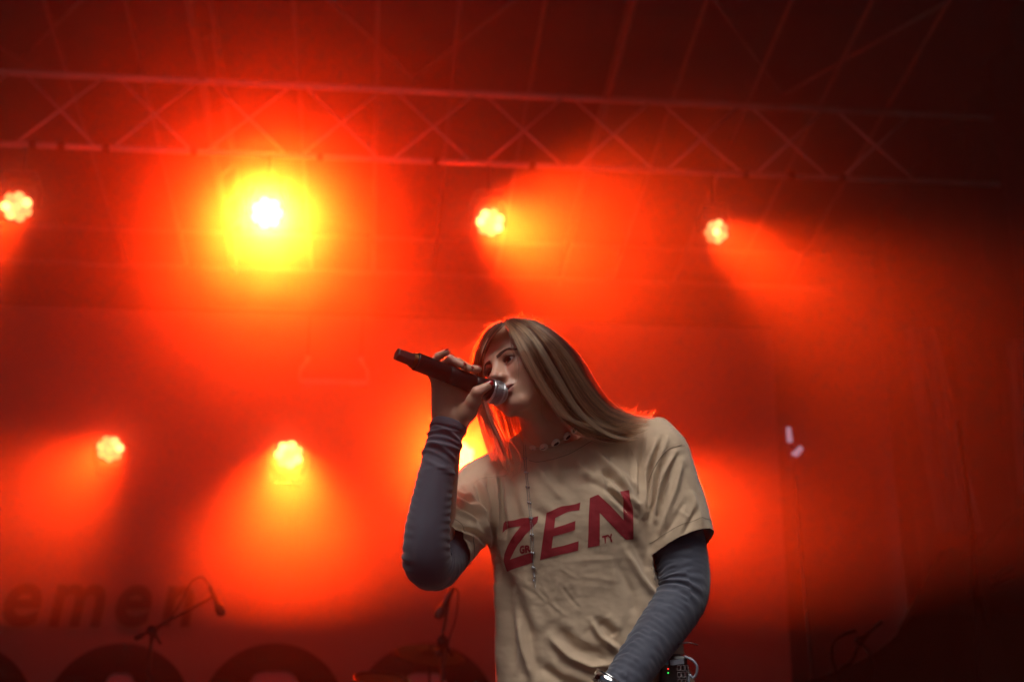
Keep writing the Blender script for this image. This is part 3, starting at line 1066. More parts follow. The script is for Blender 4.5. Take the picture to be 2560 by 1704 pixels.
def head_tint(V):
    L = s_to_head(V)
    x, y, z = np.abs(L[:, 0]), L[:, 1], L[:, 2]
    col = np.tile(SKIN, (len(V), 1))

    def blend(w, c):
        nonlocal col
        w = np.clip(w, 0, 1)[:, None]
        col = col * (1 - w) + np.array(c) * w
    lipu = np.exp(-((y + 0.0618 + 0.04 * np.maximum(x - 0.004, 0)) / 0.0042) ** 4) * (x < 0.0235) * (z > 0.07)
    lipl = np.exp(-((y + 0.0765 - 0.45 * np.maximum(x - 0.010, 0)) / 0.0055) ** 4) * (x < 0.0235) * (z > 0.07)
    blend(np.maximum(lipu, lipl) * 0.85, (0.40, 0.125, 0.115))
    slit = np.exp(-((y + 0.0682 - 0.18 * np.maximum(x - 0.012, 0)) / (0.0034 * (1 - 0.6 * np.clip(x / 0.025, 0, 1)))) ** 4) * (x < 0.0250) * (z > 0.065) * (z < 0.0945 - 0.35 * x)
    blend(slit * 0.95, (0.05, 0.008, 0.008))
    ck = np.exp(-(((x - 0.042) / 0.02) ** 2 + ((y + 0.032) / 0.018) ** 2)) * (z > 0.03)
    blend(ck * 0.28, (0.55, 0.22, 0.19))
    nt_ = np.exp(-((x / 0.014) ** 2 + ((y + 0.036) / 0.012) ** 2)) * (z > 0.09)
    blend(nt_ * 0.25, (0.56, 0.26, 0.22))
    er = np.sqrt((x - 0.0292) ** 2 + (y + 0.0065) ** 2 + (z - 0.0670) ** 2)
    lidm = (er < 0.0165) & (z > 0.068)
    blend(lidm * 0.45, (0.30, 0.15, 0.12))
    liner = (er < 0.0150) & (z > 0.068) & (np.abs(y + 0.0020) < 0.0022)
    blend(liner * 0.85, (0.03, 0.015, 0.012))
    return col


def add_tint(me, col):
    ca = me.color_attributes.new('tint', 'FLOAT_COLOR', 'POINT')
    ca.data.foreach_set('color', np.c_[col, np.ones(len(col))].astype(np.float32).ravel())


# head, neck and shoulders at fine resolution; the hand finer still; both joined in one body mesh
V1, F1 = nets(body_sdf, sp(1160, 1260, -0.19), sp(1640, 775, 0.20), 0.0019)
V2, F2 = nets(hand_sdf, sp(1050, 1150, -0.30), sp(1262, 850, -0.075), 0.0014)


def quick_body(P):
    d = s_cap(P, NECK0 + np.array([0.005, -0.10, 0.06]), NECK0 + T_AX * 0.55 + np.array([0, 0, 0.07]), 0.10, 0.11)
    for a, b, ra, rb in ((sp(1225, 1215, 0.03), sp(1085, 1405, -0.165), 0.045, 0.036), (sp(1085, 1405, -0.165), WRIST_A, 0.036, 0.026),
                         (sp(1640, 1140, 0.03), sp(1708, 1465, -0.05), 0.045, 0.038), (sp(1708, 1465, -0.05), sp(1572, 1688, -0.19), 0.037, 0.026)):
        d = smin(d, s_cap(P, a, b, ra, rb), 0.02)
    return d


V3, F3 = nets(quick_body, sp(1010, 1760, -0.32), sp(1790, 1090, 0.25), 0.006)
V = np.concatenate([V1, V2, V3])
F = np.concatenate([F1, F2 + len(V1), F3 + len(V1) + len(V2)])
body = np_mesh('body', V, F, M_skin_p, singer)
hand_col = np.tile(SKIN * np.array([1.0, 0.94, 0.93]), (len(V2), 1))
add_tint(body.data, np.concatenate([head_tint(V1), hand_col, np.tile(SKIN, (len(V3), 1))]))

# ---- eyes
M_eye = mat('eye_white', (0.42, 0.38, 0.37), 0.12, spec=0.6)
M_iris = mat('iris', (0.030, 0.016, 0.010), 0.15, var=0.3, scale=400)
M_pupil = mat('pupil', (0.004, 0.004, 0.004), 0.05)
gaze = np.array([-0.10, 0.02, 1.0])
gaze /= np.linalg.norm(gaze)
for s in (1, -1):
    ec = np.array([s * 0.0292, -0.0065, 0.0670])
    b = MB().lathe([(0.0122 * math.cos(t), 0.0122 * math.sin(t) + 1e-5) for t in np.linspace(0.001, math.pi - 0.001, 20)], (0, 0, 0), tuple(gaze), 28)
    ev = np.array(b.v) + ec
    W = to_world(head_to_s(ev))
    me = bpy.data.meshes.new('eye')
    me.from_pydata([tuple(p) for p in W], [], b.f)
    eye = link('eye', me, M_eye, singer, True)
    for nm, r0, r1, off, mm in (('iris', 0.0066, 0.0022, 0.0004, M_iris), ('pupil', 0.0023, 0.0001, 0.0006, M_pupil)):
        prof = []
        for k in range(6):
            rr = r0 + (r1 - r0) * k / 5
            prof.append((math.sqrt(0.0122 ** 2 - rr * rr) + off * (1.0 if k else 0.0), rr))
        b = MB().lathe(prof, (0, 0, 0), tuple(gaze), 24)
        W = to_world(head_to_s(np.array(b.v) + ec))
        me = bpy.data.meshes.new(nm)
        me.from_pydata([tuple(p) for p in W], [], b.f)
        link(nm, me, mm, eye, True)

# surface lookup for things that lie on the skin
bvh_head = BVHTree.FromPolygons([tuple(p) for p in V1], [tuple(q) for q in F1])


def on_head(L, out=(0, 0, 1), lift=0.0):
    """drop a head-space point onto the face along 'out'"""
    a = head_to_s([np.array(L) + np.array(out) * 0.08])[0]
    b = head_to_s([np.array(L) - np.array(out) * 0.08])[0]
    dr = Vector(b - a).normalized()
    hit = bvh_head.ray_cast(Vector(a), dr, 0.3)
    if hit[0] is None:
        return head_to_s([L])[0]
    return np.array(hit[0]) + np.array(hit[1]) * lift


M_brow = mat('brow_hair', (0.075, 0.038, 0.024), 0.6)
for s in (1, -1):
    b = MB()
    for k in range(300):
        t = random.random()
        x = 0.009 + 0.036 * t
        yc = 0.0095 + 0.0085 * math.sin(min(1, t / 0.7) * 1.5) - 0.007 * max(0, t - 0.65) / 0.35
        hw = 0.0040 * (1 - 0.6 * t)
        y = yc + (random.random() * 2 - 1) * hw
        L0 = (s * x, y, 0.06)
        dx = 0.0055 + 0.002 * random.random()
        L1 = (s * (x + dx), y + 0.0026 * (1 - 1.7 * t) + (yc - y) * 0.3, 0.06)
        p0 = on_head(L0, lift=0.0001)
        p1 = on_head(L1, lift=0.0009)
        pm = (p0 + p1) / 2 + (p1 - p0) * 0.0
        b.sweep([Vector(q) for q in to_world([p0, pm, p1])], [0.00036, 0.00034, 0.0001], 4)
    b.build('eyebrow', M_brow, singer)
    b = MB()
    for k in range(46):
        t = k / 45
        x = 0.0162 + 0.0265 * t
        ex = x - 0.0292
        half = math.sqrt(max(0, 1 - (ex / 0.0145) ** 2))
        for upper in (1, 0):
            if not upper and k % 2:
                continue
            ang = -0.04 + 0.40 * half if upper else -0.04 - 0.27 * half
            rr = math.sqrt(max(1e-8, 0.0146 ** 2 - ex ** 2))
            L0 = np.array([s * x, -0.0065 + rr * math.sin(ang) + 0.10 * ex, 0.0670 + rr * math.cos(ang)])
            ln = 0.0090 if upper else 0.0042
            dirn = np.array([s * (t - 0.35) * 0.9, 0.62 if upper else -0.55, 0.75])
            dirn /= np.linalg.norm(dirn)
            L1 = L0 + dirn * ln * 0.5
            L2 = L0 + dirn * ln + np.array([0, 0.002 if upper else -0.0005, 0])
            b.sweep([Vector(q) for q in to_world(head_to_s([L0, L1, L2]))], [0.00040, 0.00030, 0.00008], 4)
    b.build('eyelashes', M_brow, singer)

# ---- red finger nails
M_nail = mat('red_nail_polish', (0.33, 0.004, 0.008), 0.12, spec=0.7)


def nail(c, along, out, l, w):
    along = along / np.linalg.norm(along)
    out = out - along * (out @ along)
    out /= np.linalg.norm(out)
    side = np.cross(along, out)
    b = MB()
    n1, n2 = 7, 7
    for i in range(n1):
        s = -1 + 2 * i / (n1 - 1)
        for j in range(n2):
            t = -1 + 2 * j / (n2 - 1)
            ww = w * (1 - 0.35 * max(0, s) ** 2)
            p = c + along * l * s + side * ww * t - out * (0.35 * ww * t * t + 0.0012 * max(0, s) ** 2)
            b.v.append(tuple(to_world(p)[0]))
    b.f = [(i * n2 + j, i * n2 + j + 1, (i + 1) * n2 + j + 1, (i + 1) * n2 + j) for i in range(n1 - 1) for j in range(n2 - 1)]
    o = b.build('fingernail', M_nail, body, True)
    md = o.modifiers.new('thick', 'SOLIDIFY')
    md.thickness = 0.0009
    md.offset = 1


th_al = TH[3] - TH[2]
nail(TH[3] + th_al / np.linalg.norm(th_al) * 0.002 + np.array([0.1, 0.45, -0.88]) * 0.0082 * 0.98, th_al + np.array([0.012, 0.004, 0]), np.array([0.30, 0.42, -0.85]), 0.0095, 0.0068)
for fg, rr, o_ in zip(FING, FR, ([-0.85, 0.5, 0.1], [-0.1, 0.95, -0.15], [0.05, 0.95, -0.15], [0.15, 0.95, -0.1])):
    al = fg[3] - fg[2]
    ou = np.array(o_)
    aln = al / np.linalg.norm(al)
    ou = ou - aln * (ou @ aln)
    ou /= np.linalg.norm(ou)
    nail(fg[3] + aln * 0.0015 + ou * rr[3] * 0.97, al, ou, 0.0062, 0.0048)

# ================================================================== hand-held microphone
M_mic = mat('mic_black', (0.006, 0.0055, 0.006), 0.34, spec=0.3, bump=0.08, bscale=400)
M_grip = mat('mic_antenna_plastic', (0.05, 0.016, 0.016), 0.4, bump=0.1, bscale=300)
M_steel = mat('mic_steel', (0.62, 0.62, 0.66), 0.3, metal=1.0)
M_gold = mat('mic_contact_gold', (0.16, 0.09, 0.04), 0.35, metal=1.0)
M_foam = mat('mic_foam', (0.02, 0.018, 0.018), 0.95)
Mw0, Mw1 = [Vector(q) for q in to_world([MB0, MB1])]
Max = (Mw1 - Mw0).normalized()
mlen = (Mw1 - Mw0).length
hm_ = thing('microphone', 'black wireless microphone with a steel mesh head held to the mouth', 'microphone', tuple(Mw0))
# butt end: flattened hexagonal antenna block
a_ = Vector(to_world(MB0 + m_top)[0]) - Mw0
b_ = Max.cross(a_).normalized()
a_ = a_.normalized()
bb = MB()
for h, r in ((0.0, 0.0128), (0.002, 0.0140), (0.033, 0.0148), (0.036, 0.0150)):
    for k in range(6):
        w = math.pi / 3 * k + 0.5
        bb.v.append(Mw0 + Max * h + (a_ * math.cos(w) + b_ * math.sin(w)) * r)
bb.f = [(i * 6 + k, i * 6 + (k + 1) % 6, (i + 1) * 6 + (k + 1) % 6, (i + 1) * 6 + k) for i in range(3) for k in range(6)] + [(5, 4, 3, 2, 1, 0), (18, 19, 20, 21, 22, 23)]
bb.v = [tuple(v) for v in bb.v]
ant = bb.build('antenna_block', M_grip, hm_)
md = ant.modifiers.new('bevel', 'BEVEL')
md.width = 0.0015
md.segments = 2
for k in range(5):
    MB().lathe([(0.0355 + 0.0016 * k, 0.0148), (0.0360 + 0.0016 * k, 0.0156), (0.0366 + 0.0016 * k, 0.0148)], Mw0, Max, 24).build('contact_ring', M_gold, hm_, True)
MB().lathe([(0.0435, 0.0150), (0.0440, 0.0182), (0.046, 0.0190), (0.050, 0.0186), (0.075, MIC_R), (0.118, MIC_R), (0.1185, MIC_R - 0.0004), (0.1195, MIC_R - 0.0004), (0.120, MIC_R),
            (0.18, MIC_R + 0.0002), (0.1805, MIC_R - 0.0003), (0.1815, MIC_R - 0.0003), (0.182, MIC_R + 0.0003), (mlen - 0.045, 0.0192), (mlen - 0.032, 0.0205), (mlen - 0.024, 0.0225)], Mw0, Max, 40).build('handle', M_mic, hm_, True)
# head: collar, steel rings, woven ball
BC = Mw1
MB().lathe([(mlen - 0.024, 0.0225), (mlen - 0.0235, 0.0228), (mlen - 0.016, 0.0240)], Mw0, Max, 40).build('collar', M_mic, hm_, True)
MB().lathe([(mlen - 0.016, 0.0240), (mlen - 0.0155, 0.0250), (mlen - 0.011, 0.0256), (mlen - 0.0105, 0.0248)], Mw0, Max, 48).build('lower_ring', M_steel, hm_, True)
BR = 0.0252


def ball_pt(lat, lon, r=BR):
    h = math.sin(lat)
    c = math.cos(lat)
    hh = r * h * (0.95 if h < 0 else 0.98)
    a2, b2 = a_, b_
    return BC + Max * (hh + 0.001) + (a2 * math.cos(lon) + b2 * math.sin(lon)) * r * c


MB().lathe([(mlen - 0.012, 0.0226)] + [(mlen + 0.001 + 0.0238 * math.sin(t), 0.0238 * math.cos(t) + 1e-5) for t in np.linspace(-0.45, 1.57, 16)], Mw0, Max, 32).build('foam_lining', M_foam, hm_, True)
wb = MB()
nlon = 66
for k in range(nlon):
    pts = []
    for j in range(15):
        lat = -0.44 + (1.40 + 0.44) * j / 14
        wav = 0.00030 * (1 if (j + k) % 2 else -1)
        pts.append(ball_pt(lat, 2 * math.pi * k / nlon, BR + wav))
    wb.sweep(pts, 0.00036, 4, False)
for j in range(19):
    lat = -0.42 + (1.36 + 0.42) * j / 18
    npt = 66
    pts = []
    for k in range(npt + 1):
        wav = 0.00030 * (-1 if (j + k) % 2 else 1)
        pts.append(ball_pt(lat, 2 * math.pi * k / npt, BR + wav))
    wb.sweep(pts, 0.00036, 4, False)
wo = wb.build('wire_mesh', M_steel, hm_, True)
wo['kind'] = 'stuff'
MB().lathe([(mlen + 0.0060, 0.0250), (mlen + 0.0063, 0.0262), (mlen + 0.0098, 0.0258), (mlen + 0.0102, 0.0244)], Mw0, Max, 48, close=False).build('middle_ring', M_steel, hm_, True)

# ================================================================== T-shirt
def fabric(name, col, rough=0.85, weave=1400, var=0.06, sheen=0.25, bump=0.35, transl=0.0):
    m = mat(name, col, rough, var=var, scale=6, sheen=sheen, bump=bump, bscale=weave)
    if transl:
        nt = m.node_tree
        b = nt.nodes['Principled BSDF']
        out = nt.nodes['Material Output']
        tr = nt.nodes.new('ShaderNodeBsdfTranslucent')
        tr.inputs['Color'].default_value = (*col, 1)
        mx = nt.nodes.new('ShaderNodeMixShader')
        mx.inputs[0].default_value = transl
        nt.links.new(b.outputs[0], mx.inputs[1])
        nt.links.new(tr.outputs[0], mx.inputs[2])
        nt.links.new(mx.outputs[0], out.inputs['Surface'])
    return m


M_shirt = fabric('cream_jersey', (0.68, 0.505, 0.35), transl=0.10)
M_ink = fabric('red_screen_print', (0.34, 0.010, 0.022), 0.7, sheen=0.1)
M_sleeve = fabric('grey_stretch_jersey', (0.056, 0.064, 0.098), 0.7, weave=2200, sheen=0.3, bump=0.25)
M_pants = fabric('black_trousers', (0.02, 0.02, 0.024), 0.8)

T_LAT = np.array([0.987, 0.162, 0.0])
T_LAT /= np.linalg.norm(T_LAT)
T_LAT = T_LAT - T_AX * (T_LAT @ T_AX)
T_LAT /= np.linalg.norm(T_LAT)
T_DEP = np.cross(T_LAT, T_AX)
if T_DEP[2] < 0:
    T_DEP = -T_DEP
T_O = sp(1392, 1095, 0.05)
S_PX = 1.0 / 1154.0
# distance down the axis (photo px): left edge, right edge, half depth (m), depth-centre shift (m)
PROF = np.array([[-40, -70, 70, 0.05, 0.0], [0, -120, 120, 0.065, 0.0], [40, -172, 190, 0.085, 0.0], [90, -198, 205, 0.100, 0.0], [150, -205, 200, 0.112, -0.004],
                 [235, -207, 192, 0.122, -0.008], [320, -212, 200, 0.122, -0.004], [405, -220, 216, 0.118, 0.0], [490, -231, 228, 0.118, 0.0], [565, -244, 236, 0.120, 0.0],
                 [620, -256, 236, 0.125, 0.0], [760, -262, 240, 0.13, 0.0]])
ARM_A0, ARM_A1 = sp(1218, 1222, 0.025), sp(1072, 1412, -0.19)
ARM_B0, ARM_B1 = sp(1652, 1128, 0.025), sp(1716, 1470, -0.07)
dirA = (ARM_A1 - ARM_A0) / np.linalg.norm(ARM_A1 - ARM_A0)
dirB = (ARM_B1 - ARM_B0) / np.linalg.norm(ARM_B1 - ARM_B0)
lenA, lenB = np.linalg.norm(ARM_A1 - ARM_A0), np.linalg.norm(ARM_B1 - ARM_B0)


def torso_sdf(P, grow=0.0):
    q = P - T_O
    s = (q @ T_AX) / S_PX
    t = (q @ T_LAT)
    e = (q @ T_DEP)
    l = np.interp(s, PROF[:, 0], PROF[:, 1]) * S_PX
    r = np.interp(s, PROF[:, 0], PROF[:, 2]) * S_PX
    b = np.interp(s, PROF[:, 0], PROF[:, 3]) + grow
    ec = np.interp(s, PROF[:, 0], PROF[:, 4])
    c, a = (l + r) / 2, (r - l) / 2 + grow
    x, y = np.abs(t - c) / a, np.abs(e - ec) / b
    k = (x ** 2.4 + y ** 2.4) ** (1 / 2.4)
    d = (k - 1) * np.minimum(a, b)
    d = np.maximum(d, (-45 - s) * S_PX)
    return d


def shirt_sdf(P):
    d = torso_sdf(P)
    # bust
    d = smin(d, s_ell(P, sp(1345, 1300, -0.045), (0.070, 0.080, 0.055)), 0.06)
    d = smin(d, s_ell(P, sp(1515, 1275, -0.045), (0.070, 0.080, 0.055)), 0.06)
    # shoulders
    d = smin(d, s_cap(P, sp(1330, 1130, 0.045), sp(1225, 1196, 0.035), 0.050, 0.048), 0.03)
    d = smin(d, s_cap(P, sp(1480, 1082, 0.045), sp(1632, 1101, 0.035), 0.050, 0.048), 0.03)
    # sleeves
    d = smin(d, s_cap(P, ARM_A0, ARM_A0 + dirA * lenA * 0.95, 0.068, 0.067), 0.028)
    d = smin(d, s_cap(P, ARM_B0 + dirB * 0.01, ARM_B0 + dirB * lenB * 0.85 + np.array([0.012, 0, 0]), 0.063, 0.076), 0.026)
    return d


VS, FS = nets(shirt_sdf, sp(1050, 1790, -0.28), sp(1830, 1010, 0.24), 0.0027)

# openings: neck, sleeve hems, bottom hem (values below zero are kept)
NK_C = sp(1398, 1098, 0.005)
NK_N = np.array([0.16, 0.90, -0.42])
NK_N /= np.linalg.norm(NK_N)


NKU = np.array([1, 0, 0]) - NK_N * NK_N[0]
NKU /= np.linalg.norm(NKU)
NKV = np.cross(NK_N, NKU)


def neck_cut(P):
    q = P - NK_C - np.array([0.002, 0.004, 0.028])
    x, y = q @ NKU, q @ NKV
    return 1.0 - np.sqrt((x / 0.072) ** 2 + (y / 0.066) ** 2)


HEM_A = ARM_A0 + dirA * lenA * 0.79
HEM_AN = dirA + np.array([-0.05, 0.05, -0.10])
HEM_AN /= np.linalg.norm(HEM_AN)
HEM_B = sp(1712, 1362, -0.05)
HEM_BN = dirB + np.array([0.32, -0.02, -0.25])
HEM_BN /= np.linalg.norm(HEM_BN)


def cut_fields(P):
    inA = (s_cap(P, ARM_A0 + dirA * lenA * 0.55, ARM_A1 + dirA * 0.08, 0.115, 0.14) < 0) & ((torso_sdf(P) > 0.004) | ((P - T_O) @ T_LAT < -0.186)) & (((P - T_O) @ T_AX < 300 * S_PX) | ((P - T_O) @ T_LAT < -0.212))
    inB = (s_cap(P, ARM_B0 + dirB * lenB * 0.55, ARM_B1 + dirB * 0.08, 0.105, 0.13) < 0) & ((torso_sdf(P) > 0.004) | ((P - T_O) @ T_LAT > 0.185))
    a = np.where(inA, (P - HEM_A) @ HEM_AN, -1)
    b = np.where(inB, (P - HEM_B) @ HEM_BN, -1)
    n = np.where(P[:, 1] > sp(1400, 1190)[1], neck_cut(P) * 0.07, -1)
    hem = ((P - T_O) @ T_AX) - 700 * S_PX
    return np.stack([a, b, n, hem], 1)


cf = cut_fields(VS)
keepv = (cf < 0).all(1)
# snap vertices just outside a cut onto it so the hems are clean
fk = keepv[FS].any(1)
used = np.zeros(len(VS), bool)
used[FS[fk].ravel()] = True
edge = used & ~keepv
HEMS = [(HEM_A, HEM_AN), (HEM_B, HEM_BN)]
for i, (hc, hn) in enumerate(HEMS):
    m = edge & (cf[:, i] >= 0)
    VS[m] = VS[m] - ((VS[m] - hc) @ hn)[:, None] * hn
m = edge & (cf[:, 2] >= 0)
q = VS[m] - NK_C - np.array([0.002, 0.004, 0.028])
x, y = q @ NKU, q @ NKV
k = 1.0 / (np.sqrt((x / 0.072) ** 2 + (y / 0.066) ** 2) + 1e-9)
VS[m] = VS[m] + (x * (k - 1))[:, None] * NKU + (y * (k - 1))[:, None] * NKV
FS = FS[fk]
remap = -np.ones(len(VS), int)
remap[used] = np.arange(used.sum())
VS = VS[used]
FS = remap[FS]
VS = laplace(VS, FS, 2, 0.4)


# ---- folds: ridges (+) and valleys (-) along lines read off the cloth, in photo pixels: points, width, height in mm
FOLDS = [
    # fans running from the right armpit up to the shoulder
    ([(1612, 1290), (1612, 1190), (1640, 1100)], 9, 5), ([(1606, 1285), (1590, 1180), (1578, 1110)], 8, 4.5), ([(1628, 1280), (1640, 1180), (1668, 1095)], 9, 5),
    ([(1600, 1250), (1596, 1180), (1610, 1080)], 7, -5), ([(1620, 1270), (1626, 1190), (1655, 1090)], 7, -5),
    ([(1604, 1290), (1560, 1200), (1485, 1125)], 12, 8), ([(1600, 1225), (1550, 1170), (1520, 1135)], 10, 4), ([(1590, 1250), (1530, 1190), (1500, 1175)], 11, -7),
    ([(1596, 1292), (1530, 1230), (1515, 1190)], 12, -9), ([(1515, 1205), (1560, 1250), (1600, 1295)], 8, 6), ([(1480, 1190), (1440, 1180)], 16, 4),
    ([(1470, 1200), (1500, 1215), (1530, 1235)], 12, -4),
    # right sleeve
    ([(1640, 1300), (1655, 1200), (1690, 1130)], 9, 6), ([(1652, 1330), (1690, 1220), (1705, 1150)], 10, 5), ([(1645, 1290), (1672, 1180), (1690, 1140)], 8, -6), ([(1660, 1340), (1715, 1250)], 10, -3), ([(1725, 1220), (1760, 1320)], 12, 4),
    ([(1690, 1270), (1725, 1295), (1740, 1240)], 7, 2.5), ([(1625, 1300), (1640, 1230), (1650, 1140)], 8, -6), ([(1705, 1340), (1745, 1270)], 9, -3),
    # left sleeve: drags from the armpit round the arm
    ([(1222, 1362), (1195, 1300), (1135, 1270)], 8, 5), ([(1222, 1340), (1195, 1270), (1130, 1240)], 8, 5), ([(1215, 1300), (1180, 1245), (1130, 1222)], 7, 4), ([(1222, 1355), (1190, 1285), (1130, 1255)], 7, -5),
    ([(1225, 1370), (1190, 1330), (1130, 1312)], 9, -6), ([(1226, 1375), (1195, 1345), (1130, 1325)], 7, 4), ([(1218, 1320), (1185, 1258), (1130, 1230)], 6, -4),
    ([(1228, 1370), (1205, 1290), (1160, 1215)], 9, 7), ([(1228, 1350), (1215, 1270), (1190, 1205)], 9, -7), ([(1234, 1370), (1222, 1260), (1190, 1190)], 9, 6),
    # drags down the left chest from the shoulder
    ([(1236, 1390), (1230, 1280), (1218, 1190)], 8, -9), ([(1246, 1400), (1244, 1280), (1240, 1190)], 8, 6), ([(1262, 1340), (1254, 1250), (1250, 1180)], 8, -6), ([(1280, 1340), (1268, 1250), (1262, 1180)], 10, 4),
    ([(1252, 1450), (1244, 1380), (1238, 1300)], 8, -5), ([(1300, 1300), (1285, 1230)], 14, -3),
    # neck drags
    ([(1340, 1160), (1365, 1200), (1420, 1260)], 16, 4), ([(1370, 1160), (1410, 1210)], 14, -3), ([(1440, 1150), (1480, 1200)], 12, 4), ([(1310, 1200), (1330, 1270), (1380, 1300)], 18, -3),
    # from the bust down to the hem
    ([(1270, 1430), (1300, 1530), (1330, 1600)], 22, -8), ([(1245, 1420), (1250, 1550), (1248, 1700)], 14, 6), ([(1262, 1440), (1278, 1560), (1285, 1690)], 16, -7),
    ([(1298, 1540), (1310, 1620), (1335, 1704)], 14, 7), ([(1375, 1590), (1420, 1640), (1480, 1668), (1530, 1660)], 13, 9), ([(1385, 1560), (1440, 1620), (1520, 1640)], 20, -6),
    ([(1478, 1550), (1500, 1590), (1545, 1625)], 10, 8), ([(1500, 1550), (1540, 1590)], 16, -8), ([(1350, 1660), (1400, 1700), (1470, 1720)], 18, -7),
    ([(1560, 1370), (1600, 1440), (1640, 1490)], 12, 6), ([(1580, 1340), (1625, 1430)], 14, -5), ([(1540, 1400), (1580, 1480), (1590, 1540)], 16, -4),
    ([(1400, 1460), (1430, 1500), (1450, 1520)], 5, -2), ([(1340, 1480), (1420, 1540)], 6, 1.6), ([(1400, 1420), (1450, 1450)], 6, 1.2), ([(1300, 1460), (1360, 1500)], 8, -2), ([(1345, 1470), (1390, 1530)], 7, -2),
    ([(1450, 1440), (1540, 1450)], 9, 1.4), ([(1440, 1400), (1560, 1395)], 10, 1.2),
]


def fold_field(px, py):
    h = np.zeros(len(px))
    for pts, wid, amp in FOLDS:
        wid = wid * 0.85
        amp = amp if abs(amp) > 2.6 else amp * 0.5
        p = np.array(pts, float)
        # smooth the polyline
        t = np.linspace(0, len(p) - 1, 10 * len(p))
        c = np.stack([np.interp(t, np.arange(len(p)), p[:, i]) for i in (0, 1)], 1)
        for _ in range(4):
            c[1:-1] = (c[:-2] + c[1:-1] * 2 + c[2:]) / 4
        lo, hi = c.min(0) - wid * 3, c.max(0) + wid * 3
        m = (px > lo[0]) & (px < hi[0]) & (py > lo[1]) & (py < hi[1])
        if not m.any():
            continue
        X, Y = px[m], py[m]
        best = np.full(len(X), 1e9)
        bt = np.zeros(len(X))
        L = len(c) - 1
        for i in range(L):
            a, b = c[i], c[i + 1]
            ab = b - a
            u = np.clip(((X - a[0]) * ab[0] + (Y - a[1]) * ab[1]) / (ab @ ab + 1e-9), 0, 1)
            dd = (X - a[0] - u * ab[0]) ** 2 + (Y - a[1] - u * ab[1]) ** 2
            w = dd < best
            best[w] = dd[w]
            bt[w] = (i + u[w]) / L
        env = np.clip(np.minimum(bt, 1 - bt) * 5, 0, 1)
        env = 0.25 + 0.75 * env * env * (3 - 2 * env)
        a, b = c[0], c[-1]
        sd = np.sign((X - a[0]) * (b[1] - a[1]) - (Y - a[1]) * (b[0] - a[0])) * np.sqrt(best) / wid
        h[m] += amp * env * (np.exp(-(sd / 0.8) ** 2) - 0.35 * np.exp(-((sd - 1.5) / 0.9) ** 2) - 0.2 * np.exp(-((sd + 1.7) / 1.1) ** 2))
    return h * 0.00125


def fbm(P, scale, seed, octv=3):
    out = np.empty(len(P))
    for i, p in enumerate(P):
        out[i] = noise.fractal(Vector((p[0] * scale + seed, p[1] * scale, p[2] * scale)), 0.6, 2.0, octv)
    return out


NS = vnormals(VS, FS)
px_, py_ = to_px(VS)
front = np.clip((-NS[:, 2] + 0.25) / 0.5, 0, 1)
hgt = fold_field(px_, py_) * front
# soft all-over unevenness of the cloth, stretched along the drop
hgt += 0.0022 * fbm(VS * np.array([1.0, 0.45, 1.0]), 14, 3.1) + 0.0007 * fbm(VS * np.array([1.0, 1.6, 1.0]), 45, 9.2, 2)
# back: long vertical folds
hgt += (1 - front) * 0.006 * np.sin(VS[:, 0] * 70 + 3 * np.sin(VS[:, 1] * 6))
VS = VS + NS * hgt[:, None]
VS = laplace(VS, FS, 1, 0.2)
shirt = np_mesh('t_shirt', VS, FS, M_shirt, singer)
md = shirt.modifiers.new('thick', 'SOLIDIFY')
md.thickness = 0.0014
md.offset = -1
bvh_shirt = BVHTree.FromPolygons([tuple(p) for p in VS], [tuple(q) for q in FS])


def on_shirt(px, py, lift=0.0006):
    a = sp(px, py, -0.6)
    b = sp(px, py, 0.4)
    hit = bvh_shirt.ray_cast(Vector(a), Vector(b - a).normalized(), 2.0)
    if hit[0] is None:
        return None
    d = np.array((b - a) / np.linalg.norm(b - a))
    return np.array(hit[0]) - d * lift


def project_print(name, poly, material, parent, lift=0.0007, step=4.0):
    """a flat printed shape laid on the shirt; poly in photo pixels"""
    bm = bmesh.new()
    vs = [bm.verts.new((x, y, 0)) for x, y in poly]
    bm.faces.new(vs)
    bm.normal_update()
    bmesh.ops.triangulate(bm, faces=bm.faces[:])
    for _ in range(9):
        long = [e for e in bm.edges if e.calc_length() > step]
        if not long:
            break
        bmesh.ops.subdivide_edges(bm, edges=long, cuts=1)
        bmesh.ops.triangulate(bm, faces=[f for f in bm.faces if len(f.verts) > 3])
    for v in bm.verts:
        q = on_shirt(v.co.x, v.co.y, lift)
        if q is None:
            q = sp(v.co.x, v.co.y, -0.1)
        v.co = Vector(to_world(q)[0])
    me = bpy.data.meshes.new(name)
    bm.to_mesh(me)
    bm.free()
    return link(name, me, material, parent, True)


def zpx(pts):
    return [(1240 + x / 5.2275, 1200 + y / 5.2275) for x, y in pts]


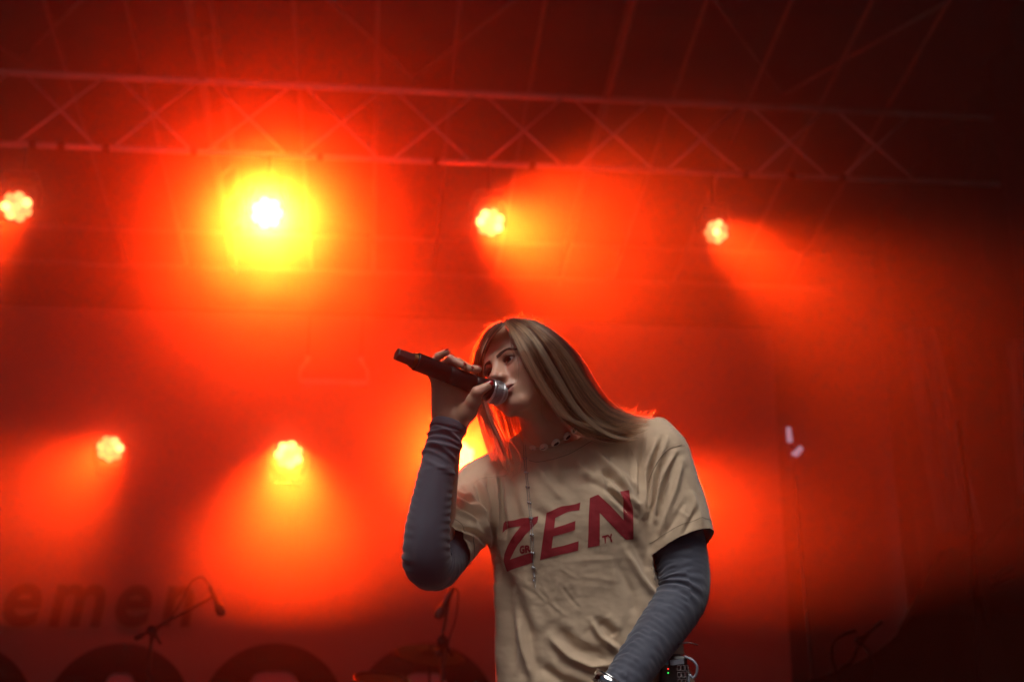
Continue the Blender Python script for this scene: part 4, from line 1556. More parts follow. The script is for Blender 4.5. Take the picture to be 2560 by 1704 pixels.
Z_ = [(85, 688), (90, 610), (100, 560), (122, 533), (180, 528), (240, 520), (330, 492), (400, 488), (455, 490), (553, 465), (548, 510), (538, 548), (440, 655), (400, 690), (340, 770), (285, 840), (240, 915), (182, 1035),
      (320, 985), (490, 935), (482, 1072), (330, 1122), (205, 1165), (145, 1195), (120, 1130), (96, 1050), (110, 960), (150, 860), (190, 780), (250, 690), (325, 598), (240, 608), (170, 622), (120, 648)]
E_ = [(660, 425), (740, 390), (800, 360), (860, 338), (960, 326), (1030, 312), (1104, 287), (1090, 390), (1000, 398), (940, 410), (880, 438), (775, 490), (760, 622), (900, 578), (1038, 528), (1033, 648), (900, 690), (745, 732),
      (728, 886), (900, 848), (1080, 792), (1075, 915), (820, 975), (575, 1040), (588, 950), (604, 820), (630, 640)]
N_ = [(1225, 230), (1335, 185), (1500, 335), (1600, 440), (1668, 520), (1662, 350), (1665, 255), (1620, 145), (1740, 125), (1750, 220), (1770, 300), (1790, 360), (1796, 560), (1798, 770), (1700, 778), (1620, 700), (1480, 550), (1357, 425), (1357, 640),
      (1355, 850), (1200, 880), (1207, 700), (1212, 480)]
for poly in (Z_, E_, N_):
    project_print('printed_letter', zpx(poly), M_ink, shirt)


def project_text(ch, quad, shear=0.0):
    """quad: photo pixel corners bottom-left, bottom-right, top-right, top-left"""
    me = text_mesh(ch, 1.0, shear, 0.05)
    co = np.array([v.co[:] for v in me.vertices])
    lo, hi = co.min(0), co.max(0)
    for v in me.vertices:
        a = (v.co.x - lo[0]) / (hi[0] - lo[0])
        b = (v.co.y - lo[1]) / (hi[1] - lo[1])
        p = [(1 - a) * (1 - b) * quad[0][i] + a * (1 - b) * quad[1][i] + a * b * quad[2][i] + (1 - a) * b * quad[3][i] for i in (0, 1)]
        q = on_shirt(p[0], p[1], 0.0008 + (0.0002 if v.co.z > 0 else 0))
        v.co = Vector(to_world(q)[0])
    link('printed_letter', me, M_ink, shirt)


project_text('G', zpx([(312, 970), (378, 948), (368, 842), (302, 862)]))
project_text('R', zpx([(382, 950), (462, 930), (452, 836), (374, 850)]))
project_text('T', zpx([(1405, 828), (1452, 815), (1462, 708), (1385, 728)]))
project_text('Y', zpx([(1468, 812), (1555, 795), (1518, 695), (1448, 715)]))


# ---- collar band and hems
def loop_band(name, pts, nrm, wid, thick, material, parent, closed=True, taper=None):
    """a flat ribbed band along pts (S frame); nrm(i) outward, band spreads along tangent x normal"""
    n = len(pts)
    b = MB()
    for i in range(n):
        t = pts[(i + 1) % n] - pts[i - 1]
        t = t / np.linalg.norm(t)
        o = nrm[i] - t * (nrm[i] @ t)
        o /= np.linalg.norm(o)
        s = np.cross(t, o)
        for a, c in ((-0.5, 0.0), (-0.42, 1.0), (0.0, 1.25), (0.42, 1.0), (0.5, 0.0)):
            b.v.append(tuple(to_world(pts[i] + s * wid * a + o * thick * c)[0]))
    for i in range(n if closed else n - 1):
        j = (i + 1) % n
        for k in range(4):
            b.f.append((i * 5 + k, j * 5 + k, j * 5 + k + 1, i * 5 + k + 1))
    return b.build(name, material, parent, True)


col_pts, col_n = [], []
for i in range(96):
    w = 2 * math.pi * i / 96
    base = NK_C + np.array([0.002, 0.004, 0.028])
    rdir = NKU * math.cos(w) * 0.079 + NKV * math.sin(w) * 0.073
    start = base + rdir + NK_N * 0.12
    hit = bvh_shirt.ray_cast(Vector(start), Vector(-NK_N), 0.3)
    if hit[0] is None:
        continue
    nn = np.array(hit[1])
    if nn @ NK_N < 0:
        nn = -nn
    col_pts.append(np.array(hit[0]))
    col_n.append(nn)
col_pts = np.array(col_pts)
for _ in range(6):
    col_pts = (np.roll(col_pts, 1, 0) + col_pts * 2 + np.roll(col_pts, -1, 0)) / 4
if len(col_pts) > 20:
    loop_band('collar', col_pts, col_n, 0.021, 0.0024, M_shirt, shirt)


# ================================================================== long grey under-sleeves
def sleeve_tube(name, ctrl, wr, seed, cuff=False):
    """ctrl: list of (px, py, w, radius px); wr: wrinkle function (arc metres, angle) -> metres"""
    P = np.array([sp(c[0], c[1], c[2]) for c in ctrl])
    Rr = np.array([c[3] * (D0 + c[2]) / FPX for c in ctrl])
    cv = [Vector(p) for p in P]
    fine = np.array([q[:] for q in catmull(cv, 40)])
    rad = np.interp(np.linspace(0, len(P) - 1, len(fine)), np.arange(len(P)), Rr)
    for _ in range(12):
        rad[1:-1] = (rad[:-2] + 2 * rad[1:-1] + rad[2:]) / 4
    L = np.r_[0, np.cumsum(np.linalg.norm(np.diff(fine, axis=0), axis=1))]
    m = int(L[-1] / 0.0021)
    s = np.linspace(0, L[-1], m)
    C = np.stack([np.interp(s, L, fine[:, i]) for i in range(3)], 1)
    rad = np.interp(s, L, rad)
    for _ in range(20):
        C[1:-1] = (C[:-2] + 2 * C[1:-1] + C[2:]) / 4
    n = 96
    T = np.gradient(C, axis=0)
    T /= np.linalg.norm(T, axis=1, keepdims=True)
    # frame: e0 towards the viewer, e1 sideways
    ref = np.array([0, 0, -1.0])
    e0 = ref - T * (T @ ref)[:, None]
    e0 /= np.linalg.norm(e0, axis=1, keepdims=True)
    e1 = np.cross(T, e0)
    V, F = [], []
    th = np.linspace(0, 2 * math.pi, n, endpoint=False)
    H = wr(s[:, None], th[None, :])
    Rm = rad[:, None] + H
    V = (C[:, None, :] + Rm[..., None] * (np.cos(th)[None, :, None] * e0[:, None, :] + np.sin(th)[None, :, None] * e1[:, None, :])).reshape(-1, 3)
    i, k = np.meshgrid(np.arange(m - 1), np.arange(n), indexing='ij')
    k2 = (k + 1) % n
    F = np.stack([i * n + k, i * n + k2, (i + 1) * n + k2, (i + 1) * n + k], -1).reshape(-1, 4)
    o = np_mesh(name, V, F, M_sleeve, singer)
    o.modifiers.new('thick', 'SOLIDIFY').thickness = 0.0012
    return o, C, rad, T, e0, e1, s


def vnoise(x, y, seed):
    out = np.empty(np.broadcast(x, y).shape)
    X, Y = np.broadcast_arrays(x, y)
    f, g, o = X.ravel(), Y.ravel(), np.empty(X.size)
    for i in range(X.size):
        o[i] = noise.noise(Vector((f[i], g[i], seed)))
    return o.reshape(X.shape)


def wr_B(s, th):
    """left arm: bunches of fine rings up the forearm, drawn towards the inner side, fading and forking"""
    warp = vnoise(s * 11, np.cos(th) * 1.4 + 5, 1.0) * 1.5 + 0.5 * vnoise(s * 30, np.sin(th) * 1.6, 2.2) + 0.35 * np.cos(th - 0.6)
    out = 0
    for per_, sd_, a_ in ((0.0125, 3.0, 0.0010), (0.0265, 8.0, 0.0019)):
        ph = (s * 2 * math.pi / per_) + warp * 3.6 + 1.0 * np.sin(th + sd_)
        rings = np.sin(ph)
        rings = np.where(rings > 0, rings ** 0.8, -np.abs(rings) ** 1.6)
        amp = np.clip(vnoise(s * 13, np.sin(th) * 2.0 + np.cos(th) * 1.3, sd_) * 1.8 + 0.45, 0, 1)
        out = out + a_ * rings * amp
    side = 0.22 + 0.78 * np.clip(0.5 - 0.75 * np.sin(th), 0, 1)
    fine = vnoise(s * 60, np.cos(th) * 3 + np.sin(th) * 2, 7.0)
    el = np.exp(-((s - 0.315) / 0.03) ** 2) * np.clip(0.3 + np.cos(th + 0.9), 0, 1)
    return out * side + 0.0007 * fine + 0.003 * el * np.sin(s * 2 * math.pi / 0.022 + th * 1.3)


def wr_A(s, th):
    warp = vnoise(s * 10, np.cos(th) * 1.3 + 3, 2.0) * 1.4
    ph = (s * 2 * math.pi / 0.017) + warp * 2.5 + 0.8 * np.cos(th)
    rings = np.sin(ph)
    q = np.clip(np.abs(np.sin(th)) * 1.6 - 0.75, 0.04, 1)            # crimped along both silhouettes
    q = q * (0.35 + 0.65 * np.clip(vnoise(s * 8, th * 0 + np.sin(th), 6.0) + 0.5, 0, 1))
    smooth_face = vnoise(s * 22, np.cos(th) * 2 + np.sin(th) * 1.5, 8.0)
    total = float(s.max())
    # bunched at the wrist (far end of the strip): slanting folds
    wz = np.clip((s - (total - 0.125)) / 0.05, 0, 1)
    rg = np.random.default_rng(5)
    bun = 0
    for i in range(11):
        s0 = total - 0.112 + 0.0098 * i + rg.normal(0, 0.003)
        sl_, p_ = rg.uniform(-0.012, 0.012), rg.uniform(0, 6.28)
        sg = rg.uniform(0.0030, 0.0050)
        env = np.clip(0.45 + 0.75 * np.cos(th - rg.uniform(-1.6, 1.6)), 0, 1)
        bun = bun + env * rg.uniform(0.7, 1.2) * np.exp(-((s - s0 - sl_ * np.sin(th + p_)) / sg) ** 2)
    bun = bun - 0.45
    # elbow crease
    eb = np.exp(-((s - 0.30) / 0.05) ** 2) * np.clip(np.cos(th - 1.9), 0, 1)
    return 0.0016 * rings * q * (1 - wz) + 0.0010 * smooth_face + 0.0048 * bun * wz + 0.0022 * np.sin(s * 2 * math.pi / 0.013 + warp) * eb


slA = sleeve_tube('under_sleeve', [(1228, 1205, 0.03, 52), (1190, 1270, -0.02, 54), (1140, 1350, -0.10, 58), (1100, 1402, -0.165, 61), (1074, 1412, -0.205, 62), (1066, 1380, -0.222, 60), (1068, 1330, -0.222, 57), (1076, 1270, -0.213, 52),
                           (1086, 1210, -0.202, 47), (1098, 1150, -0.187, 44.5), (1113, 1095, -0.168, 44.5), (1124, 1058, -0.155, 44)], wr_A, 1)
slB = sleeve_tube('under_sleeve', [(1650, 1140, 0.03, 60), (1680, 1270, 0.0, 64), (1700, 1370, -0.035, 67), (1709, 1440, -0.062, 66), (1706, 1485, -0.085, 65), (1688, 1522, -0.11, 64), (1650, 1577, -0.15, 60), (1610, 1634, -0.19, 56), (1572, 1690, -0.225, 53), (1540, 1735, -0.25, 50)], wr_B, 2)
# cuffs: stitched band at the raised wrist
C, rad, T, e0, e1, s = slA[1:]
cu = MB()
i1 = len(C) - 2
for (ds, dr) in ((-0.016, 0.0012), (-0.0155, 0.0026), (-0.010, 0.0030), (-0.002, 0.0028), (0.0015, 0.0020), (0.0015, 0.0004)):
    for k in range(64):
        th = 2 * math.pi * k / 64
        p = C[i1] + T[i1] * ds + (e0[i1] * math.cos(th) + e1[i1] * math.sin(th)) * (0.0352 + dr + 0.0008 * math.sin(3 * th + ds * 200)) * (1.0 if abs(math.sin(th)) < 2 else 1)
        cu.v.append(tuple(to_world(p)[0]))
cu.f = [(i * 64 + k, i * 64 + (k + 1) % 64, (i + 1) * 64 + (k + 1) % 64, (i + 1) * 64 + k) for i in range(5) for k in range(64)]
cu.build('cuff', M_sleeve, slA[0], True)
st = MB()
for k in range(90):
    th0, th1 = 2 * math.pi * k / 90, 2 * math.pi * (k + 0.6) / 90
    q = [C[i1] + T[i1] * -0.0125 + (e0[i1] * math.cos(t) + e1[i1] * math.sin(t)) * 0.0384 for t in (th0, th1)]
    st.sweep([Vector(x) for x in to_world(q)], 0.00035, 4)
st.build('stitching', mat('thread', (0.10, 0.10, 0.12), 0.8), slA[0])

# ================================================================== trousers, shoes, bracelet, hand at the hip
down = np.array([0, -math.cos(PITCH), -math.sin(PITCH)])            # straight down in her frame
hipc = sp(1497, 1720, -0.02)
floor_d = (to_world(hipc)[0][2]) 


def pants_sdf(P):
    d = s_ell(P, hipc, (0.175, 0.13, 0.12))
    for q in (-1, 1):
        h0 = hipc + np.array([q * 0.085, -0.02, 0.0])
        kn = hipc + np.array([q * 0.11, 0, 0]) + down * floor_d * 0.52 + np.array([0, 0.01, -0.03])
        an = hipc + np.array([q * 0.13, 0, 0]) + down * (floor_d - 0.08)
        d = smin(d, s_cap(P, h0, kn, 0.095, 0.068), 0.03)
        d = smin(d, s_cap(P, kn, an, 0.068, 0.058), 0.02)
    return d


lo = hipc + np.array([-0.35, -1.05, -0.55])
VP, FP = nets(pants_sdf, lo, hipc + np.array([0.35, 0.16, 0.2]), 0.011)
np_mesh('trousers', VP, FP, M_pants, singer)
for q in (-1, 1):
    an = to_world(hipc + np.array([q * 0.13, 0, 0]) + down * (floor_d - 0.06))[0]
    fx_, fy_ = an[0], an[1]
    bb = MB()
    prof = [(-0.08, 0.030), (-0.05, 0.040), (0.0, 0.045), (0.08, 0.047), (0.14, 0.044), (0.175, 0.028)]
    rings_ = []
    for yy, r in prof:
        for k in range(16):
            w = 2 * math.pi * k / 16
            bb.v.append((fx_ + r * math.cos(w), fy_ - yy, max(0.004, 0.045 + (0.042 if yy < 0.05 else 0.03) * math.sin(w))))
    mm = len(prof)
    bb.f = [(i * 16 + k, i * 16 + (k + 1) % 16, (i + 1) * 16 + (k + 1) % 16, (i + 1) * 16 + k) for i in range(mm - 1) for k in range(16)] + [tuple(range(15, -1, -1)), tuple(range((mm - 1) * 16, mm * 16))]
    bb.build('shoe', M_pants, singer, True)

# her left hand resting at the thigh, just under the frame
WB = sp(1562, 1704, -0.235)
hd = sp(1520, 1770, -0.25) - WB
hd /= np.linalg.norm(hd)
sd = np.array([0.75, 0.5, 0.0]) - hd * (np.array([0.75, 0.5, 0.0]) @ hd)
sd /= np.linalg.norm(sd)
fo = np.cross(hd, sd)


def hand2(P):
    d = s_cap(P, WB - hd * 0.03, WB + hd * 0.01, 0.026, 0.027)
    for i in range(4):
        k0 = WB + hd * 0.075 + sd * (-0.03 + 0.02 * i)
        d = smin(d, s_cap(P, WB + sd * (-0.012 + 0.008 * i), k0, 0.020, 0.013), 0.012)
        l = (0.035, 0.042, 0.045, 0.040)[3 - i]
        k1 = k0 + hd * l * 0.8 + fo * 0.012
        k2 = k1 + hd * l * 0.35 + fo * l * 0.6
        k3 = k2 - hd * l * 0.15 + fo * l * 0.5
        q = smin(smin(s_cap(P, k0, k1, 0.0105, 0.009), s_cap(P, k1, k2, 0.009, 0.008), 0.003), s_cap(P, k2, k3, 0.008, 0.007), 0.003)
        d = smin(d, q, 0.004)
    t0 = WB + hd * 0.02 - sd * 0.028
    t1 = t0 + hd * 0.035 - sd * 0.018 + fo * 0.012
    d = smin(d, smin(s_cap(P, t0, t1, 0.016, 0.012), s_cap(P, t1, t1 + hd * 0.035 + fo * 0.015, 0.012, 0.0085), 0.004), 0.008)
    return d


VH, FH = nets(hand2, WB - 0.17, WB + np.array([0.14, 0.1, 0.14]), 0.003)
h2 = np_mesh('hand', VH, FH, M_skin_p, body)
add_tint(h2.data, np.tile(SKIN, (len(VH), 1)))
brc = sp(1530, 1713, -0.25)
brw = Vector(to_world(brc)[0])
brax = Vector(to_world(brc + hd)[0]) - brw
br_t = thing('bracelet', 'wide polished metal bracelet on the lowered wrist', 'bracelet', tuple(brw))
M_silver = mat('polished_silver', (0.78, 0.78, 0.80), 0.12, metal=1.0)
MB().lathe([(-0.010, 0.040), (-0.0095, 0.0425), (0.0, 0.0432), (0.0095, 0.0425), (0.010, 0.040)], brw, brax, 48, close=False).build('band', M_silver, br_t, True)
for q in (-0.0105, 0.0105):
    MB().lathe([(q - 0.001, 0.040), (q - 0.001, 0.0435), (q + 0.001, 0.0435), (q + 0.001, 0.040)], brw, brax, 48, close=False).build('rim', M_silver, br_t, True)

# ================================================================== seams and stitched hems on the shirt
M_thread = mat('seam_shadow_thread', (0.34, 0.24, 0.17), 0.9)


def seam(name, pts, r=0.0008, lift=0.0002):
    q = []
    for p in catmull([Vector((x, y, 0)) for x, y in pts], 14):
        h = on_shirt(p.x, p.y, lift)
        if h is not None:
            q.append(h)
    q = np.array(q)
    for _ in range(2):
        q[1:-1] = (q[:-2] + 2 * q[1:-1] + q[2:]) / 4
    MB().sweep([Vector(v) for v in to_world(q)], r, 5).build(name, M_thread, shirt, True)


seam('collar_seam', [(1322, 1150), (1344, 1154), (1382, 1147), (1420, 1135), (1450, 1119), (1480, 1101)], 0.0007)
seam('shoulder_seam', [(1704, 1112), (1690, 1116), (1675, 1121), (1660, 1133), (1648, 1148), (1639, 1164), (1628, 1186), (1621, 1206)], 0.0010)
for hc, hn, back in ((HEM_A, HEM_AN, 0.020), (HEM_B, HEM_BN, 0.022)):
    c0 = hc - hn * back
    u_ = np.cross(hn, np.array([0.3, 0.2, 1.0]))
    u_ /= np.linalg.norm(u_)
    v_ = np.cross(hn, u_)
    ring = []
    for k in range(120):
        w_ = 2 * math.pi * k / 120
        dr = u_ * math.cos(w_) + v_ * math.sin(w_)
        hit = bvh_shirt.ray_cast(Vector(c0 + dr * 0.001), Vector(dr), 0.11)
        ring.append(None if hit[0] is None else np.array(hit[0]) + dr * 0.0003)
    run = []
    for p in ring + ring[:1] + [None]:
        if p is not None and (not run or np.linalg.norm(p - run[-1]) < 0.012):
            run.append(p)
        else:
            if len(run) > 6:
                MB().sweep([Vector(v) for v in to_world(np.array(run))], 0.0006, 5).build('hem_stitching', M_thread, shirt, True)
            run = [p] if p is not None else []

# ================================================================== hair
def hair_material():
    m = bpy.data.materials.new('dark_blonde_hair')
    m.use_nodes = True
    nt = m.node_tree
    nt.nodes.clear()
    out = nt.nodes.new('ShaderNodeOutputMaterial')
    h = nt.nodes.new('ShaderNodeBsdfHairPrincipled')
    h.parametrization = 'COLOR'
    hi = nt.nodes.new('ShaderNodeAttribute')
    hi.attribute_name = 'lock'
    rp = nt.nodes.new('ShaderNodeValToRGB')
    e = rp.color_ramp.elements
    e[0].position, e[0].color = 0.0, (0.030, 0.013, 0.007, 1)
    e[1].position, e[1].color = 1.0, (0.72, 0.385, 0.21, 1)
    x = rp.color_ramp.elements.new(0.5)
    x.color = (0.18, 0.068, 0.030, 1)
    nt.links.new(hi.outputs['Fac'], rp.inputs[0])
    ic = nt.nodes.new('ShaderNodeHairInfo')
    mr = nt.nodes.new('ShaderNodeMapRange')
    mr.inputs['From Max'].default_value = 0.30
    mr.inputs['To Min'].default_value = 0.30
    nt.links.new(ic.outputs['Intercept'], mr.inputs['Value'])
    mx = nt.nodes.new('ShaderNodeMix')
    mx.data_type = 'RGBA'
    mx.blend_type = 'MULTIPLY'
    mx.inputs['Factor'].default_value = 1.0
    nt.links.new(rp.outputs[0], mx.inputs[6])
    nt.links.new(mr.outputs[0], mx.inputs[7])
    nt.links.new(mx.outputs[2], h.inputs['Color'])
    h.inputs['IOR'].default_value = 1.42
    h.inputs['Roughness'].default_value = 0.30
    h.inputs['Radial Roughness'].default_value = 0.45
    nt.links.new(h.outputs[0], out.inputs['Surface'])
    return m


M_hair = hair_material()


def w_surface(px, py):
    """depth of skin or shirt seen at this place in her frame, or None"""
    a = sp(px, py, -0.6)
    b = sp(px, py, 0.5)
    d = Vector(b - a).normalized()
    best = None
    for bv in (bvh_head, bvh_shirt):
        hit = bv.ray_cast(Vector(a), d, 2.0)
        if hit[0] is not None and (best is None or hit[0].z < best):
            best = hit[0].z
    return best


NP_ = 30


def guide(ctrl):
    c = [Vector(q) for q in ctrl]
    f = np.array([q[:] for q in catmull(c, 20)])
    L = np.r_[0, np.cumsum(np.linalg.norm(np.diff(f[:, :2], axis=0), axis=1))]
    s = np.linspace(0, L[-1], NP_)
    return np.stack([np.interp(s, L, f[:, i]) for i in range(3)], 1)


# photo px, px, depth: from the parting over the right side of the head to the shoulder
GR = [guide(g) for g in (
    [(1260, 805, -.07), (1276, 822, -.095), (1292, 850, -.112), (1311, 887, -.118), (1333, 927, -.118), (1357, 970, -.112), (1384, 1012, -.10), (1415, 1040, -.085), (1465, 1054, -.06), (1525, 1056, -.035), (1580, 1042, -.02)],
    [(1263, 803, -.05), (1288, 822, -.085), (1314, 855, -.10), (1338, 897, -.105), (1360, 940, -.10), (1384, 985, -.09), (1410, 1027, -.08), (1448, 1065, -.075), (1490, 1092, -.065), (1540, 1104, -.05), (1585, 1100, -.04)],
    [(1268, 800, -.03), (1305, 815, -.065), (1336, 848, -.08), (1362, 890, -.085), (1385, 932, -.08), (1411, 977, -.07), (1441, 1018, -.065), (1480, 1052, -.055), (1525, 1075, -.045), (1570, 1083, -.03), (1605, 1073, -.02)],
    [(1274, 799, -.02), (1320, 812, -.045), (1359, 845, -.06), (1390, 888, -.06), (1415, 930, -.055), (1441, 972, -.05), (1472, 1010, -.04), (1510, 1040, -.03), (1550, 1056, -.02), (1595, 1062, -.01), (1615, 1060, -.01)],
    [(1280, 798, 0), (1332, 808, -.02), (1376, 840, -.03), (1409, 880, -.03), (1435, 922, -.03), (1459, 962, -.025), (1487, 1000, -.02), (1520, 1029, -.01), (1560, 1045, 0), (1600, 1050, .01), (1620, 1050, .01)],
    [(1284, 797, .03), (1338, 806, .02), (1387, 838, .01), (1422, 876, .01), (1448, 915, .005), (1470, 955, 0), (1493, 990, 0), (1527, 1021, .01), (1570, 1039, .02), (1605, 1044, .02), (1622, 1044, .02)])]
GL = [guide(g) for g in (
    [(1262, 810, -.09), (1248, 824, -.095), (1232, 842, -.085), (1218, 866, -.065), (1209, 900, -.035), (1206, 940, -.01), (1208, 985, -.005), (1220, 1030, -.02), (1242, 1080, -.04), (1262, 1128, -.06), (1276, 1182, -.09)],
    [(1256, 806, -.06), (1238, 820, -.055), (1224, 842, -.045), (1211, 872, -.035), (1205, 905, -.02), (1203, 940, -.005), (1206, 985, 0), (1217, 1030, -.01), (1238, 1078, -.03), (1256, 1125, -.05), (1268, 1178, -.08)],
    [(1254, 804, -.03), (1232, 816, -.035), (1212, 840, -.03), (1197, 870, -.02), (1188, 905, -.01), (1185, 945, 0), (1188, 985, 0), (1202, 1030, -.005), (1216, 1075, -.02), (1228, 1115, -.035), (1238, 1150, -.05)],
    [(1252, 803, -.02), (1228, 814, -.02), (1205, 838, -.015), (1190, 870, -.01), (1181, 905, 0), (1177, 945, .005), (1181, 985, .005), (1193, 1025, 0), (1203, 1070, -.01), (1209, 1115, -.02), (1217, 1152, -.035)])]
GN = [guide(g) for g in (
    [(1275, 800, .04), (1250, 830, .05), (1235, 880, .06), (1232, 940, .06), (1240, 1000, .05), (1252, 1045, .04), (1262, 1085, .03), (1270, 1120, .01), (1278, 1160, -.03)],
    [(1290, 799, .05), (1270, 840, .07), (1258, 900, .08), (1262, 960, .08), (1275, 1020, .07), (1286, 1065, .05), (1296, 1095, .035), (1298, 1120, .02), (1300, 1150, .0)],
    [(1295, 798, .05), (1330, 830, .09), (1345, 890, .10), (1350, 950, .10), (1355, 1010, .10), (1360, 1060, .09), (1365, 1100, .10), (1368, 1125, .11), (1370, 1150, .12)],
    [(1300, 797, .05), (1360, 830, .08), (1400, 890, .09), (1420, 950, .09), (1440, 1010, .085), (1460, 1060, .08), (1480, 1095, .09), (1500, 1110, .10), (1520, 1120, .11)])]

SURF = {}


def surf_grid():
    """depth of the surface under the hair on a coarse pixel grid"""
    xs = np.arange(1150, 1660, 6)
    ys = np.arange(770, 1210, 6)
    Z = np.full((len(xs), len(ys)), 9.0)
    for i, x in enumerate(xs):
        for j, y in enumerate(ys):
            w = w_surface(float(x), float(y))
            if w is not None:
                Z[i, j] = w
    return xs, ys, Z


SX, SY, SZ = surf_grid()


def surf_w(px, py):
    fx = np.clip((px - SX[0]) / 6, 0, len(SX) - 1.001)
    fy = np.clip((py - SY[0]) / 6, 0, len(SY) - 1.001)
    i, j = fx.astype(int), fy.astype(int)
    q = np.stack([SZ[i, j], SZ[i + 1, j], SZ[i, j + 1], SZ[i + 1, j + 1]])
    return q.min(0)


def strands(G, count, rng, clumps, spread, thick, tip=(0.70, 1.0), front=True, frizz=1.2, lay=0.012, bias=None, tone=0.0):
    G = np.array(G)
    m = len(G)
    out = []
    ca = np.sort(rng.uniform(0, m - 1, clumps))
    ctint = rng.beta(1.3, 1.6, clumps)
    cdeep = rng.normal(0, 1, clumps)
    clen = rng.uniform(tip[0], tip[1], clumps)
    cwave = np.stack([rng.normal(0, 4.5, clumps), rng.uniform(4, 9, clumps), rng.uniform(0, 6.28, clumps)], 1)
    coff = rng.normal(0, 1, (clumps, 3)) * np.array([spread, spread * 0.6, lay * 0.4])
    for k in range(count):
        c = rng.integers(clumps)
        a = np.clip(ca[c] + rng.normal(0, 0.05), 0, m - 1.0001)
        if bias is not None and rng.random() > bias(a):
            continue
        i = int(a)
        f = a - i
        P = G[i] * (1 - f) + G[i + 1] * f
        t = np.linspace(0, 1, NP_)
        own = rng.normal(0, 1, 3) * np.array([spread * 0.8, spread * 0.5, lay * 0.25])
        grow = (0.30 + 0.70 * np.clip(t * 2.5, 0, 1))[:, None]
        cl = (0.35 + 0.58 * np.clip(t * 1.6, 0, 1))[:, None]
        P = P + (coff[c] * cl * 1.3 + own * (1 - cl * 0.75)) * grow
        ph = rng.uniform(0, 6.28, 3)
        fr = rng.uniform(3, 8)
        P[:, 0] += cwave[c, 0] * np.sin(t * cwave[c, 1] + cwave[c, 2]) * np.clip(t * 2, 0, 1)
        P[:, 0] += frizz * np.sin(t * fr + ph[0]) * t
        P[:, 1] += frizz * 0.7 * np.sin(t * fr * 1.3 + ph[1]) * t
        layer = max(0.0, abs(cdeep[c]) * 0.75 + rng.normal(0, 0.22)) * lay
        e = min(1.0, clen[c] * rng.uniform(0.94, 1.04))
        s = t * e
        P = np.stack([np.interp(s, t, P[:, q]) for q in range(3)], 1)
        w = P[:, 2] - layer * np.clip(t * 4, 0.2, 1)
        if front:
            w = np.minimum(w, surf_w(P[:, 0], P[:, 1]) - 0.003 - layer * 0.6)
            w[1:-1] = np.minimum(w[1:-1], (w[:-2] + w[2:]) / 2 + 0.004)
        kk = (D0 + w) / FPX
        S = np.stack([(P[:, 0] - 1280) * kk, (852 - P[:, 1]) * kk, w], 1)
        r = thick * rng.uniform(0.7, 1.2) * np.clip(1.15 - 0.9 * t ** 3, 0.15, 1)
        out.append((S, r, float(np.clip(tone + ctint[c] * 0.75 + abs(cdeep[c]) * 0.16 + rng.normal(0, 0.13), 0, 1))))
    return out


rng = np.random.default_rng(11)
ALL = []
ALL += strands(GR, 1500, rng, 70, 7.0, 0.00032, lay=0.003, tone=-0.35)  # shaded gaps and bright upper locks are put into the strand tone
ALL += strands(GR, 1400, rng, 40, 9.0, 0.00028, lay=0.017, tone=-0.05)
ALL += strands(GR, 1100, rng, 17, 11.0, 0.00030, lay=0.024, tone=0.25)
ALL += strands(GR, 500, rng, 70, 12.0, 0.00020, lay=0.020, frizz=5.0)
ALL += strands(GR[:3], 700, rng, 26, 3.0, 0.00028, tip=(0.7, 1.0), lay=0.007)
ALL += strands(GL, 900, rng, 34, 3.5, 0.00028, front=False, lay=0.006, tip=(0.8, 1.0))
ALL += strands(GN, 1500, rng, 60, 8.0, 0.00030, front=False, lay=0.012, tip=(0.7, 1.0))
# loose fine hairs round the outline
ALL += strands(GR[3:], 130, rng, 90, 13.0, 0.00022, frizz=8.0, lay=0.01, tip=(0.5, 1.0))
ALL += strands(GL[1:], 110, rng, 70, 9.0, 0.00020, frizz=6.0, front=False, tip=(0.4, 1.0))


def wisps(paths, n, jit, thick):
    for pts in paths:
        for _ in range(n):
            j = rng.normal(0, jit, (len(pts), 2)).cumsum(0) * 0.5
            g = guide([(p[0] + j[i, 0], p[1] + j[i, 1], p[2]) for i, p in enumerate(pts)])
            kk = (D0 + g[:, 2]) / FPX
            S = np.stack([(g[:, 0] - 1280) * kk, (852 - g[:, 1]) * kk, g[:, 2]], 1)
            ALL.append((S, thick * np.clip(1.1 - np.linspace(0, 1, NP_) ** 2, 0.2, 1), float(rng.uniform(0.4, 1.0))))


# fly-away hairs standing off the crown, the left outline and the shoulder
for _ in range(110):
    a = rng.uniform(math.radians(35), math.radians(165))
    x0, y0 = 1300 + 100 * math.cos(a), 893 - 94 * math.sin(a)
    ln = rng.uniform(14, 42)
    b = a + rng.uniform(-1.5, 0.9)
    x1, y1 = x0 + ln * math.cos(b), y0 - ln * math.sin(b) * 0.7
    wisps([[(x0, y0, .02), ((x0 + x1) / 2 + rng.normal(0, 4), (y0 + y1) / 2 - rng.uniform(0, 6), .02), (x1, y1, .02)]], 1, 1.0, 0.00025)
for _ in range(60):
    x0 = rng.uniform(1520, 1630)
    y0 = 1040 + 0.05 * (x0 - 1570) + rng.normal(0, 4)
    ln = rng.uniform(10, 34)
    wisps([[(x0, y0, .0), (x0 + ln * 0.5, y0 - ln * rng.uniform(0.1, 0.6), .0), (x0 + ln * rng.uniform(0.6, 1.1), y0 - ln * rng.uniform(0.2, 1.2), .0)]], 1, 0.8, 0.00024)
